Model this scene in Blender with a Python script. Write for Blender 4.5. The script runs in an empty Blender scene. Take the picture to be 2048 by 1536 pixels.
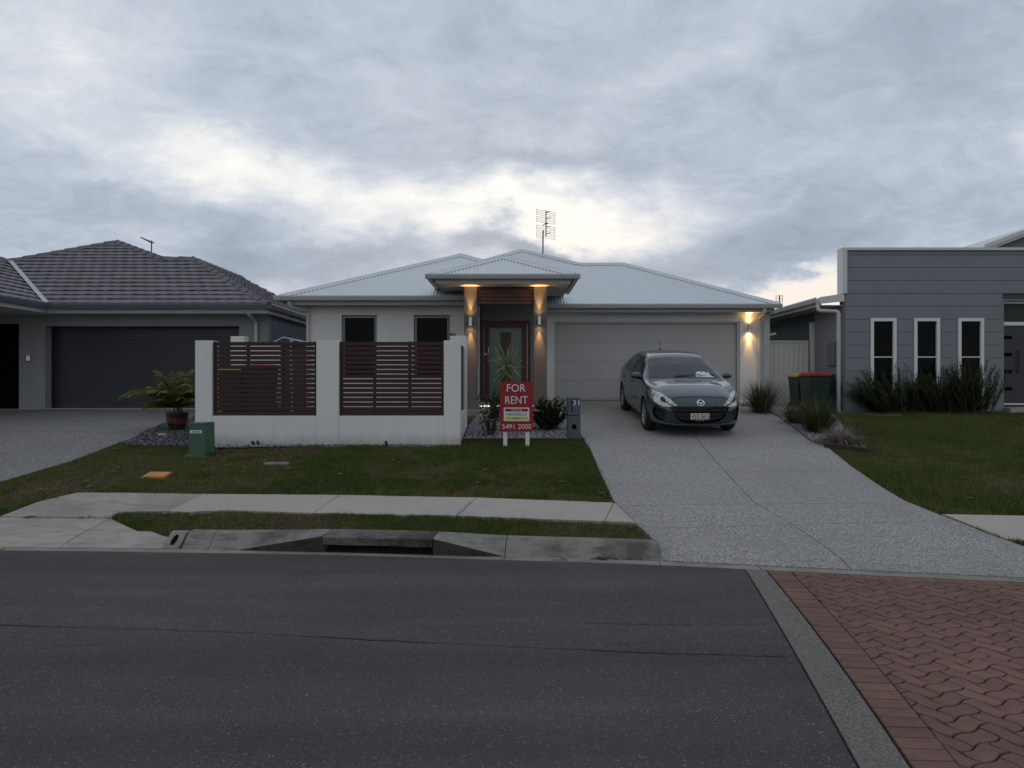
import bpy, bmesh, math, random
import numpy as np
from mathutils import Vector, Matrix
from mathutils.bvhtree import BVHTree
random.seed(7); rng = np.random.default_rng(7)
scene = bpy.context.scene
COL = scene.collection
F, CX, CY, EYE = 1420.0, 1024.0, 768.0, 1.6
R = math.radians

# ------------------------------------------------------------------ camera
cam = bpy.data.objects.new('camera', bpy.data.cameras.new('camera'))
COL.objects.link(cam); scene.camera = cam
cam.location = (0, 0, EYE); cam.rotation_euler = (R(90), 0, 0)
cam.data.sensor_width = 36; cam.data.lens = 36 * F / 2048
cam.data.clip_start = .05; cam.data.clip_end = 3000
# ------------------------------------------------------------------ exposure
scene.view_settings.view_transform = 'Standard'; scene.view_settings.look = 'None'
scene.view_settings.exposure = 0; scene.view_settings.gamma = 1
scene.view_settings.use_curve_mapping = False
scene.render.engine = 'CYCLES'
# ------------------------------------------------------------------ world
class NT:
    def __init__(s, tree): s.t = tree; s.n = tree.nodes; s.l = tree.links
    def new(s, typ, **kw):
        n = s.n.new(typ)
        for k, v in kw.items(): setattr(n, k, v)
        return n
    def put(s, sock, v):
        if v is None: return
        if isinstance(v, bpy.types.NodeSocket): s.l.new(v, sock)
        else: sock.default_value = v
    def math(s, op, a, b=None, c=None, clamp=False):
        n = s.new('ShaderNodeMath', operation=op, use_clamp=clamp)
        s.put(n.inputs[0], a); s.put(n.inputs[1], b); s.put(n.inputs[2], c)
        return n.outputs[0]
    def vmath(s, op, a, b=None, scale=None):
        n = s.new('ShaderNodeVectorMath', operation=op)
        s.put(n.inputs[0], a); s.put(n.inputs[1], b)
        if scale is not None: s.put(n.inputs['Scale'], scale)
        return n.outputs['Value'] if op in ('LENGTH', 'DOT_PRODUCT') else n.outputs[0]
    def noise(s, vec, scale, detail=4, rough=.5, dist=0, out=0):
        n = s.new('ShaderNodeTexNoise'); s.put(n.inputs['Vector'], vec)
        n.inputs['Scale'].default_value = scale; n.inputs['Detail'].default_value = detail
        n.inputs['Roughness'].default_value = rough; n.inputs['Distortion'].default_value = dist
        return n.outputs[out]
    def ramp(s, fac, stops, interp='LINEAR'):
        n = s.new('ShaderNodeValToRGB'); cr = n.color_ramp; cr.interpolation = interp
        while len(cr.elements) < len(stops): cr.elements.new(.5)
        for e, (p, c) in zip(cr.elements, stops):
            e.position = p; e.color = (*c, 1) if len(c) == 3 else c
        s.put(n.inputs[0], fac); return n.outputs[0]
    def mix(s, fac, a, b, blend='MIX'):
        n = s.new('ShaderNodeMix', data_type='RGBA', blend_type=blend)
        s.put(n.inputs[0], fac); s.put(n.inputs[6], a if isinstance(a, bpy.types.NodeSocket) else (*a, 1)[:4])
        s.put(n.inputs[7], b if isinstance(b, bpy.types.NodeSocket) else (*b, 1)[:4])
        return n.outputs[2]
    def maprange(s, v, a, b, c, d, smooth=False):
        n = s.new('ShaderNodeMapRange'); n.interpolation_type = 'SMOOTHSTEP' if smooth else 'LINEAR'
        s.put(n.inputs[0], v)
        for i, x in enumerate((a, b, c, d)): n.inputs[i + 1].default_value = x
        return n.outputs[0]
    def comb(s, x, y, z):
        n = s.new('ShaderNodeCombineXYZ'); s.put(n.inputs[0], x); s.put(n.inputs[1], y); s.put(n.inputs[2], z); return n.outputs[0]
    def sep(s, v):
        n = s.new('ShaderNodeSeparateXYZ'); s.put(n.inputs[0], v); return n.outputs

world = bpy.data.worlds.new('World'); scene.world = world; world.use_nodes = True
W = NT(world.node_tree); W.n.clear()
SUN_EL, SUN_ROT = R(12), R(0)   # the sun has set behind the houses, low in the cloud gap
tc = W.new('ShaderNodeTexCoord'); D = W.vmath('NORMALIZE', tc.outputs['Generated'])
dx, dy, dz = W.sep(D)
ys = W.math('MAXIMUM', dy, .08)
u = W.math('DIVIDE', dx, ys); v = W.math('DIVIDE', dz, ys)
front = W.maprange(dy, .1, .35, 0, 1, True)
UV = W.comb(u, v, 0)
# cloud deck coordinates: direction projected on a flat layer overhead
zz = W.math('ADD', W.math('MAXIMUM', dz, 0), .30)
P = W.comb(W.math('DIVIDE', dx, zz), W.math('DIVIDE', dy, zz), 0)
warp = W.vmath('SUBTRACT', W.noise(P, 2.4, 6, .58, 0, 1), (.5, .5, .5))
warp2 = W.vmath('SUBTRACT', W.noise(W.vmath('MULTIPLY', UV, (1, 1.7, 1)), 8, 8, .62, 0, 1), (.5, .5, .5))
UVw = W.vmath('ADD', UV, W.vmath('ADD', W.vmath('SCALE', warp, None, .13), W.vmath('SCALE', warp2, None, .085)))
def blob(px, py, rx, ry, rot, amp):
    m = W.new('ShaderNodeMapping', vector_type='TEXTURE')
    m.inputs['Location'].default_value = ((px - CX) / F, (CY - py) / F, 0)
    m.inputs['Rotation'].default_value = (0, 0, R(rot))
    m.inputs['Scale'].default_value = (rx / F, ry / F, 1)
    W.put(m.inputs['Vector'], UVw)
    r = W.vmath('LENGTH', m.outputs[0])
    return W.maprange(r, 0, 1, amp, 0, True)
blobs = [
 (620, 370, 640, 110, -13, .36), (380, 300, 330, 60, -12, .08), (1230, 450, 470, 105, -3, .60), (900, 405, 420, 80, -8, .24), (330, 250, 420, 190, -20, .14),
 (60, 60, 560, 320, 0, .30), (1310, 150, 300, 70, 35, .16), (1500, 60, 200, 70, 50, .14), (1080, 290, 260, 60, 0, .06),
 (560, 300, 300, 60, 0, .12), (1640, 590, 240, 80, 12, 1.25), (1350, 350, 300, 40, 5, .12), (2040, 270, 60, 80, 0, .2),
 (420, 420, 420, 70, -8, -.10), (180, 420, 300, 110, 0, -.10), (985, 468, 110, 62, 0, -.70), (1085, 515, 95, 62, 0, -.95),
 (660, 510, 420, 70, 0, -.28), (450, 520, 130, 90, 0, -.22), (1480, 500, 420, 120, 5, -.42), (1750, 420, 480, 150, 0, -.12),
 (1180, 340, 420, 55, 0, -.16), (980, 60, 400, 130, 0, -.06), (1850, 130, 420, 260, 0, -.08), (1000, 180, 360, 50, -20, -.08),
 (240, 340, 240, 30, 5, .1), (1560, 395, 180, 26, 12, .10), (880, 560, 300, 50, 0, .1)]
B = None
for b in blobs:
    o = blob(*b); B = o if B is None else W.math('ADD', B, o)
B = W.math('MULTIPLY', B, front)
n1 = W.math('SUBTRACT', W.noise(P, 1.55, 8, .58, .4), .5)
n2 = W.math('SUBTRACT', W.noise(W.vmath('MULTIPLY', P, (1, 1.15, 1)), 6.2, 9, .68, .7), .5)
nn = W.math('ADD', W.math('MULTIPLY', n1, .52), W.math('MULTIPLY', n2, .58))
Bt = W.math('ADD', W.math('ADD', B, nn), .43, clamp=True)
col = W.ramp(Bt, [(0, (.31, .365, .45)), (.3, (.41, .475, .58)), (.55, (.57, .63, .72)), (.80, (.80, .825, .86)), (1, (1.0, .98, .95))])
low = W.maprange(v, .02, .27, 1, 0, True)
peach = W.math('MULTIPLY', W.math('MULTIPLY', low, front), W.maprange(Bt, .4, .95, 0, .95))
n3 = W.math('SUBTRACT', W.noise(W.vmath('MULTIPLY', P, (1, 1.1, 1)), 17, 6, .6, .4), .5)
col = W.mix(1.0, col, W.comb(*[W.maprange(n3, -.3, .3, .94, 1.06)]*3), 'MULTIPLY')
col = W.mix(peach, col, (1.0, .84, .72))
col = W.mix(W.maprange(dy, .2, -.3, 0, 1), col, W.mix(1.0, col, (1.07, 1.0, .92), 'MULTIPLY'))   # warm tint added to the unseen rear sky so it lights the facades less blue
col = W.mix(W.maprange(dz, -.25, 0, .9, 0), col, (.10, .10, .10))
sky = W.new('ShaderNodeTexSky', sky_type='NISHITA'); sky.sun_disc = False
sky.sun_elevation = SUN_EL; sky.sun_rotation = SUN_ROT
skc = W.vmath('SCALE', sky.outputs[0], None, .06)
bg = W.new('ShaderNodeBackground'); W.l.new(W.mix(.94, skc, col), bg.inputs[0])
SKY_STRENGTH = 1.0
bg.inputs[1].default_value = SKY_STRENGTH
W.l.new(bg.outputs[0], W.new('ShaderNodeOutputWorld').inputs[0])
# soft overcast sun
sl = bpy.data.lights.new('sun', 'SUN'); sl.energy = .22; sl.angle = R(50); sl.color = (1, .90, .80)
so = bpy.data.objects.new('sun', sl); COL.objects.link(so)
so.rotation_euler = (-(R(90) - SUN_EL), 0, SUN_ROT)

# ------------------------------------------------------------------ materials
def principled(name):
    m = bpy.data.materials.new(name); m.use_nodes = True; t = NT(m.node_tree)
    return m, t, m.node_tree.nodes['Principled BSDF']
def pm(name, c, rough=.6, metal=0, spec=.5, nscale=3.0, var=.12, bump=0, bscale=60, coat=0, streak=None, c2=None, speck=None, coatr=.05):
    m, t, b = principled(name)
    co = t.new('ShaderNodeTexCoord').outputs['Object']
    if streak: co2 = t.vmath('MULTIPLY', co, streak)
    else: co2 = co
    n = t.noise(co2, nscale, 6, .6)
    hi = tuple(min(1, x * (1 + var)) for x in c); lo = tuple(x * (1 - var) for x in c)
    if c2: hi = c2
    col = t.mix(t.maprange(n, .3, .7, 0, 1), lo, hi)
    if speck:
        sc, amt, sc1, sc2 = speck
        vo = t.new('ShaderNodeTexVoronoi'); t.put(vo.inputs['Vector'], co); vo.inputs['Scale'].default_value = sc
        g = t.sep(vo.outputs['Color'])[0]
        col = t.mix(t.math('MULTIPLY', t.maprange(g, .0, 1, 0, 1), amt), col, t.ramp(g, [(0, sc1), (.5, c), (1, sc2)]))
        if bump:
            bu = t.new('ShaderNodeBump'); bu.inputs['Strength'].default_value = bump; bu.inputs['Distance'].default_value = .004
            t.put(bu.inputs['Height'], vo.outputs['Distance']); t.l.new(bu.outputs[0], b.inputs['Normal'])
    elif bump:
        bu = t.new('ShaderNodeBump'); bu.inputs['Strength'].default_value = bump; bu.inputs['Distance'].default_value = .005
        t.put(bu.inputs['Height'], t.noise(co, bscale, 4, .6)); t.l.new(bu.outputs[0], b.inputs['Normal'])
    t.l.new(col, b.inputs['Base Color']); t.put(b.inputs['Roughness'], t.maprange(n, .3, .7, max(0, rough - .06), min(1, rough + .06)))
    b.inputs['Metallic'].default_value = metal; b.inputs['Specular IOR Level'].default_value = spec
    b.inputs['Coat Weight'].default_value = coat; b.inputs['Coat Roughness'].default_value = coatr
    return m
def glassmat(name, tint, ior=1.5, rough=.0):
    m = bpy.data.materials.new(name); m.use_nodes = True; t = NT(m.node_tree); t.n.clear()
    tr = t.new('ShaderNodeBsdfTransparent'); tr.inputs[0].default_value = (*tint, 1)
    gl = t.new('ShaderNodeBsdfGlossy'); gl.inputs['Roughness'].default_value = rough; gl.inputs[0].default_value = (1, 1, 1, 1)
    fr = t.new('ShaderNodeFresnel'); fr.inputs[0].default_value = ior
    mx = t.new('ShaderNodeMixShader'); t.l.new(fr.outputs[0], mx.inputs[0]); t.l.new(tr.outputs[0], mx.inputs[1]); t.l.new(gl.outputs[0], mx.inputs[2])
    t.l.new(mx.outputs[0], t.new('ShaderNodeOutputMaterial').inputs[0]); return m
def emit(name, c, s):
    m, t, b = principled(name); b.inputs['Base Color'].default_value = (*c, 1)
    b.inputs['Emission Color'].default_value = (*c, 1); b.inputs['Emission Strength'].default_value = s; return m
M = {}
def asphalt():
    m, t, b = principled('asphalt'); co = t.new('ShaderNodeTexCoord').outputs['Object']
    big = t.noise(co, .45, 5, .6); mid = t.noise(t.vmath('MULTIPLY', co, (.6, 3, 1)), 1.2, 5, .6)
    lane = t.noise(t.vmath('MULTIPLY', co, (.08, 1.5, 1)), .9, 3, .5)
    fine = t.noise(co, 240, 2, .6)
    vo = t.new('ShaderNodeTexVoronoi'); t.put(vo.inputs['Vector'], co); vo.inputs['Scale'].default_value = 150
    g = t.sep(vo.outputs['Color'])
    k = t.math('ADD', t.math('MULTIPLY', big, .5), t.math('MULTIPLY', mid, .5))
    col = t.ramp(k, [(.34, (.047, .047, .045)), (.52, (.069, .069, .066)), (.66, (.096, .096, .091))])
    col = t.mix(t.maprange(fine, .35, .65, 0, .55), col, (.035, .036, .04))
    col = t.mix(t.math('MULTIPLY', t.math('GREATER_THAN', g[0], .80), .36), col, (.15, .135, .13))
    col = t.mix(t.math('MULTIPLY', t.math('GREATER_THAN', g[1], .986), .55), col, (.34, .32, .29))
    lf = t.maprange(lane, .35, .65, .84, 1.16); col = t.mix(1.0, col, t.comb(lf, lf, lf), 'MULTIPLY')
    st = t.noise(co, .9, 6, .7); col = t.mix(t.maprange(st, .58, .72, 0, .5), col, (.030, .029, .029))
    t.l.new(col, b.inputs['Base Color']); b.inputs['Roughness'].default_value = .85; b.inputs['Specular IOR Level'].default_value = .3
    bu = t.new('ShaderNodeBump'); bu.inputs['Strength'].default_value = .7; bu.inputs['Distance'].default_value = .004
    t.put(bu.inputs['Height'], vo.outputs['Distance']); t.l.new(bu.outputs[0], b.inputs['Normal']); return m
def aggregate(name, base, tint=1.0, sc=112):
    m, t, b = principled(name); co = t.new('ShaderNodeTexCoord').outputs['Object']
    vo = t.new('ShaderNodeTexVoronoi'); t.put(vo.inputs['Vector'], co); vo.inputs['Scale'].default_value = sc
    g = t.sep(vo.outputs['Color'])
    col = t.ramp(g[0], [(0, tuple(x * .28 for x in base)), (.25, tuple(x * .75 for x in base)), (.6, base), (.85, tuple(min(.8, x * 1.45) for x in base)), (1, (.68 * tint, .66 * tint, .62 * tint))])
    ed = t.maprange(vo.outputs['Distance'], .35, .75, 0, .55)
    col = t.mix(ed, col, tuple(x * .40 for x in base))
    big = t.noise(co, .8, 6, .65); col = t.mix(t.maprange(big, .42, .72, 0, .5), col, tuple(x * .62 for x in base))
    st = t.noise(co, 2.2, 5, .6); col = t.mix(t.maprange(st, .62, .75, 0, .25), col, tuple(x * .5 for x in base))
    t.l.new(col, b.inputs['Base Color']); b.inputs['Roughness'].default_value = .75
    bu = t.new('ShaderNodeBump'); bu.inputs['Strength'].default_value = .6; bu.inputs['Distance'].default_value = .005; bu.invert = True
    t.put(bu.inputs['Height'], vo.outputs['Distance']); t.l.new(bu.outputs[0], b.inputs['Normal']); return m
def concrete(name, base, stain=.3, sc=1.2, dark=.45):
    m, t, b = principled(name); co = t.new('ShaderNodeTexCoord').outputs['Object']
    f = t.noise(co, 180, 3, .6); n1 = t.noise(co, sc, 7, .65, .3); n2 = t.noise(t.vmath('MULTIPLY', co, (1, 3.2, 4)), 3.5, 6, .65)
    col = t.mix(t.maprange(f, .3, .7, 0, 1), tuple(x * .86 for x in base), tuple(min(1, x * 1.12) for x in base))
    col = t.mix(t.maprange(n1, .44, .64, 0, stain), col, tuple(x * dark for x in base))
    col = t.mix(t.maprange(n2, .48, .68, 0, stain), col, tuple(x * dark * 1.1 for x in base))
    t.l.new(col, b.inputs['Base Color']); b.inputs['Roughness'].default_value = .85; b.inputs['Specular IOR Level'].default_value = .3
    bu = t.new('ShaderNodeBump'); bu.inputs['Strength'].default_value = .25; bu.inputs['Distance'].default_value = .004
    t.put(bu.inputs['Height'], f); t.l.new(bu.outputs[0], b.inputs['Normal']); return m
def soil():
    m, t, b = principled('soil'); co = t.new('ShaderNodeTexCoord').outputs['Object']
    n = t.noise(co, 1.3, 6, .65); f = t.noise(co, 60, 4, .7)
    col = t.ramp(n, [(.35, (.036, .044, .018)), (.52, (.065, .052, .030)), (.68, (.15, .10, .07))])
    col = t.mix(t.maprange(f, .35, .65, 0, .7), col, (.02, .018, .012))
    t.l.new(col, b.inputs['Base Color']); b.inputs['Roughness'].default_value = .95; b.inputs['Specular IOR Level'].default_value = .1
    bu = t.new('ShaderNodeBump'); bu.inputs['Strength'].default_value = .8; bu.inputs['Distance'].default_value = .02
    t.put(bu.inputs['Height'], f); t.l.new(bu.outputs[0], b.inputs['Normal']); return m
def leafmat(name, stops, rough=.55, attr='tint', trans=True):
    m, t, b = principled(name); a = t.new('ShaderNodeAttribute', attribute_name=attr)
    col = t.ramp(a.outputs['Fac'], stops)
    t.l.new(col, b.inputs['Base Color']); b.inputs['Roughness'].default_value = rough; b.inputs['Specular IOR Level'].default_value = .25
    if trans:
        tr = t.new('ShaderNodeBsdfTranslucent'); t.l.new(col, tr.inputs[0]); mx = t.new('ShaderNodeMixShader'); mx.inputs[0].default_value = .25
        out = [n for n in t.n if n.type == 'OUTPUT_MATERIAL'][0]
        t.l.new(b.outputs[0], mx.inputs[1]); t.l.new(tr.outputs[0], mx.inputs[2]); t.l.new(mx.outputs[0], out.inputs[0])
    return m
def render_wall(name, base, dirt=.25, splash=None):
    m, t, b = principled(name); co = t.new('ShaderNodeTexCoord').outputs['Object']
    g = t.noise(co, 130, 3, .6); n = t.noise(co, .9, 6, .6); s = t.noise(t.vmath('MULTIPLY', co, (5, 5, .35)), 2.0, 6, .65)
    col = t.mix(t.maprange(n, .3, .7, 0, 1), tuple(x * .93 for x in base), tuple(min(1, x * 1.04) for x in base))
    col = t.mix(t.maprange(s, .54, .78, 0, dirt), col, tuple(x * .62 for x in base))
    if splash is not None:
        zc = t.math('ADD', t.sep(co)[2], t.math('MULTIPLY', t.noise(co, 6, 5, .65), -.22))
        col = t.mix(t.maprange(zc, splash + .10, splash - .10, 0, .55), col, (.26, .22, .17))
        cr = t.noise(t.vmath('MULTIPLY', co, (1, 1, .12)), 7, 5, .7); col = t.mix(t.math('MULTIPLY', t.maprange(cr, .6, .8, 0, .35), t.maprange(t.sep(co)[2], 1.2, 1.8, 0, 1)), col, tuple(x * .5 for x in base))
    t.l.new(col, b.inputs['Base Color']); b.inputs['Roughness'].default_value = .85; b.inputs['Specular IOR Level'].default_value = .25
    bu = t.new('ShaderNodeBump'); bu.inputs['Strength'].default_value = .35; bu.inputs['Distance'].default_value = .003
    t.put(bu.inputs['Height'], g); t.l.new(bu.outputs[0], b.inputs['Normal']); return m
M['asphalt'] = asphalt()
M['agg'] = aggregate('exposed_aggregate', (.335, .325, .31))
M['agg_dark'] = aggregate('dark_exposed_aggregate', (.20, .195, .19), .95, 85)
M['path'] = concrete('path_concrete', (.42, .38, .345), .20, .9, .55)
M['apron'] = concrete('apron_concrete', (.37, .345, .315), .55, .8, .42)
M['kerb'] = concrete('kerb_concrete', (.24, .232, .208), .9, 2.2, .34)
M['gutter'] = concrete('gutter_concrete', (.27, .25, .22), .6, 1.6, .5)
M['inlet'] = concrete('inlet_concrete', (.15, .142, .125), 1.0, 3.0, .25)
M['band'] = aggregate('band_concrete', (.165, .155, .138), .36, 120)
M['soil'] = soil()
M['void'] = pm('void_black', (.004, .004, .004), .9, spec=.1)
M['seal'] = pm('crack_filler', (.018, .018, .018), .8)
M['wall_white'] = render_wall('white_render', (.73, .735, .72))
M['wall_fence'] = render_wall('fence_render', (.74, .745, .735), .30, .0)
M['wall_left'] = render_wall('grey_render', (.27, .28, .29))
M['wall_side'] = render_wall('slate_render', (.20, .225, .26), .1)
M['pillar'] = render_wall('taupe_render', (.15, .135, .13), .12)
M['porch_wall'] = render_wall('porch_grey_green', (.20, .22, .20), .1)
M['roof'] = pm('light_steel_roof', (.60, .645, .67), .42, .15, nscale=1.2, var=.05)
M['gutter_metal'] = pm('light_gutter', (.50, .52, .52), .4, .1, nscale=2, var=.05)
M['soffit'] = pm('soffit_board', (.60, .60, .59), .7, nscale=2, var=.04)
M['fascia'] = pm('fascia_board', (.50, .49, .47), .6, nscale=2, var=.05)
M['garage'] = pm('garage_steel', (.43, .435, .425), .45, 0, nscale=1, var=.05, bump=.15, bscale=300)
M['garage_dark'] = pm('charcoal_steel', (.020, .026, .034), .4, 0, nscale=1, var=.1)
M['alu_grey'] = pm('grey_aluminium', (.16, .175, .18), .35, .2, nscale=3, var=.06)
M['alu_white'] = pm('white_aluminium', (.74, .76, .77), .4, 0, nscale=3, var=.04)
M['cream_steel'] = pm('cream_steel', (.68, .68, .64), .45, 0, nscale=1.5, var=.06)
M['pvc'] = pm('downpipe_paint', (.48, .50, .50), .4, nscale=2, var=.05)
M['merbau'] = pm('dark_stained_timber', (.036, .010, .008), .6, nscale=9, var=.5, streak=(.4, 3, 14))
M['merbau2'] = pm('porch_timber', (.10, .030, .022), .45, nscale=9, var=.4, streak=(.4, 3, 14))
M['sleeper'] = pm('weathered_sleeper', (.050, .021, .016), .8, nscale=8, var=.5, streak=(.5, 2, 8), bump=.5, bscale=30)
M['door'] = pm('front_door_timber', (.078, .017, .013), .35, nscale=7, var=.35, streak=(4, 3, .5))
M['frost'] = pm('frosted_glass', (.105, .165, .135), .22, nscale=1.5, var=.1, spec=.6)
M['glass'] = glassmat('window_glass', (.32, .36, .36), 1.18)
M['blind'] = pm('roller_blind', (.034, .050, .043), .8, nscale=4, var=.1)
M['ramp_face'] = concrete('stained_ramp_concrete', (.055, .052, .043), .9, 5.0, .35)
M['room'] = pm('dark_room', (.012, .013, .014), .9)
M['tile'] = pm('concrete_tile', (.178, .170, .182), .75, nscale=5, var=.16, bump=.2, bscale=150, spec=.3)
M['cap'] = pm('ridge_tile', (.145, .140, .15), .75, nscale=5, var=.25, bump=.2, bscale=120, spec=.3)
M['dark_gutter'] = pm('slate_gutter', (.11, .135, .16), .35, .1, nscale=2, var=.06)
M['valley'] = pm('valley_flashing', (.42, .46, .48), .4, .4, nscale=3, var=.1)
M['board'] = pm('grey_weatherboard', (.200, .228, .242), .6, nscale=2, var=.06, bump=.1, bscale=200)
M['board_gap'] = pm('board_shadow_line', (.06, .07, .08), .8)
M['trim_white'] = pm('white_trim', (.66, .67, .66), .5, nscale=2, var=.05)
M['eave_shade_gate'] = pm('eave_shade_and_gate_dark', (.07, .09, .092), .7, nscale=2, var=.1)  # eave shade painted into the rear side wall; also the gate's own dark tone
M['side_grey'] = render_wall('side_grey_render', (.26, .27, .30), .1)
M['entry_door'] = pm('charcoal_door', (.03, .034, .042), .4, nscale=2, var=.1)
M['black'] = pm('black_plastic', (.012, .012, .012), .5)
M['steel'] = pm('stainless_steel', (.55, .55, .55), .28, .9, nscale=8, var=.1)
M['bin_green'] = pm('bin_green', (.010, .028, .020), .45, nscale=3, var=.15)
M['bin_red'] = pm('bin_red', (.42, .018, .016), .4, nscale=3, var=.1)
M['bin_yellow'] = pm('bin_yellow', (.55, .36, .02), .4, nscale=3, var=.1)
M['sign_red'] = pm('sign_red', (.27, .004, .010), .45, nscale=2, var=.05)
M['sign_white'] = pm('sign_white', (.70, .72, .74), .5, nscale=2, var=.03)
M['sign_text'] = pm('sign_lettering', (.72, .72, .72), .5, nscale=2, var=.02)
M['sign_blue'] = pm('sign_navy', (.03, .06, .12), .5)
M['sign_yellow'] = pm('sign_yellow', (.70, .52, .01), .5)
M['mailbox'] = pm('slate_powdercoat', (.075, .095, .12), .45, nscale=4, var=.12, bump=.1, bscale=200)
M['elec'] = pm('green_fibreglass', (.045, .115, .07), .6, nscale=3, var=.18, c2=(.065, .15, .09), bump=.1)
M['orange'] = pm('orange_cover', (.50, .22, .04), .6, nscale=12, var=.25)
M['pot'] = pm('glazed_pot', (.018, .02, .02), .2, nscale=2, var=.3, coat=.6)
M['pot_band'] = pm('glazed_pot_band', (.12, .035, .02), .2, nscale=6, var=.4, coat=.6)
M['weed'] = leafmat('weed_leaf', [(0, (.04, .09, .03)), (1, (.13, .20, .08))], .6)
M['bark'] = pm('stem_bark', (.09, .065, .045), .9, nscale=20, var=.4)
M['grass'] = leafmat('lawn_grass', [(0, (.044, .072, .018)), (.32, (.080, .124, .026)), (.55, (.135, .158, .044)), (.75, (.165, .125, .07)), (1, (.28, .20, .13))], .7)
M['leaf_dark'] = leafmat('dark_leaf', [(0, (.022, .045, .015)), (.55, (.058, .090, .030)), (1, (.14, .165, .065))])
M['leaf_loma'] = leafmat('strappy_leaf', [(0, (.020, .036, .010)), (.5, (.055, .075, .022)), (.85, (.11, .12, .045)), (1, (.28, .24, .15))])
M['leaf_dry'] = leafmat('dry_leaf', [(0, (.07, .055, .05)), (.5, (.18, .15, .135)), (1, (.38, .33, .28))])
M['leaf_palm'] = leafmat('palm_leaf', [(0, (.036, .048, .010)), (.5, (.100, .102, .018)), (1, (.27, .20, .05))])
M['leaf_yucca'] = leafmat('sword_leaf', [(0, (.09, .14, .07)), (.6, (.20, .25, .13)), (1, (.45, .45, .32))], .4)
M['stone_white'] = leafmat('white_pebbles', [(0, (.05, .052, .06)), (.4, (.19, .195, .21)), (.8, (.42, .425, .44)), (1, (.66, .66, .66))], .7, trans=False)
M['stone_dark'] = leafmat('river_pebbles', [(0, (.012, .012, .014)), (.5, (.05, .05, .055)), (1, (.24, .24, .25))], .6, trans=False)
M['paver'] = pm('red_concrete_paver', (.172, .100, .080), .88, nscale=9, var=.22, spec=.2, speck=(260, .35, (.07, .04, .035), (.28, .19, .16)), bump=.3)
def _vary(m, lo=.78, hi=1.2, stain=.5):
    t = NT(m.node_tree); b = m.node_tree.nodes['Principled BSDF']; src = b.inputs['Base Color'].links[0].from_socket
    oi = t.new('ShaderNodeObjectInfo'); f = t.maprange(oi.outputs['Random'], 0, 1, lo, hi); geo = t.new('ShaderNodeNewGeometry')
    st = t.noise(geo.outputs['Position'], .9, 6, .65); st2 = t.noise(geo.outputs['Position'], 5, 5, .6)
    f2 = t.math('MULTIPLY', f, t.math('MULTIPLY', t.maprange(st, .35, .7, 1.08, 1 - stain*.45), t.maprange(st2, .4, .75, 1.04, 1 - stain*.3)))
    t.l.new(t.mix(1.0, src, t.comb(f2, f2, f2), 'MULTIPLY'), b.inputs['Base Color'])
_vary(M['paver'], .90, 1.09, .4); _vary(M['tile'], .90, 1.10, .25)
M['sand'] = pm('joint_sand', (.014, .009, .008), .95, nscale=20, var=.3)
M['wire'] = pm('antenna_metal', (.10, .11, .12), .4, .6)
M['lamp_hot'] = emit('lamp_lens', (1, .72, .38), 9)
M['strip'] = emit('emissive_step_strip', (1, .93, .85), 1.3)
M['hose'] = pm('hose_brown', (.13, .10, .075), .7, nscale=8, var=.3)
# ------------------------------------------------------------------ helpers
WL = {}
def link(o, parent=None, loc=None):
    COL.objects.link(o)
    if parent is not None: o.parent = parent
    WL[o.name] = Vector(loc) if loc is not None else (WL[parent.name].copy() if parent is not None else Vector((0, 0, 0)))
    return o
def tag(o, label=None, cat=None, group=None, kind=None):
    if label: o['label'] = label
    if cat: o['category'] = cat
    if group: o['group'] = group
    if kind: o['kind'] = kind
    return o
def thing(name, label, cat, loc, group=None, rot=None):
    o = bpy.data.objects.new(name, None); o.empty_display_size = .2; o.location = loc
    if rot: o.rotation_euler = rot
    link(o, None, loc); return tag(o, label, cat, group)
def rawmesh(name, verts, faces, mat, parent=None, smooth=False, local=False):
    me = bpy.data.meshes.new(name)
    off = Vector((0, 0, 0)) if (parent is None or local) else WL[parent.name]
    vs = np.asarray(verts, dtype=float).reshape(-1, 3) - np.array(off)
    me.from_pydata(vs.tolist(), [], [tuple(f) for f in faces]); me.validate()
    if smooth: me.polygons.foreach_set('use_smooth', [True] * len(me.polygons))
    for m in (mat if isinstance(mat, (list, tuple)) else [mat]): me.materials.append(M[m] if isinstance(m, str) else m)
    me.update(); o = bpy.data.objects.new(name, me); return link(o, parent)
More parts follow.
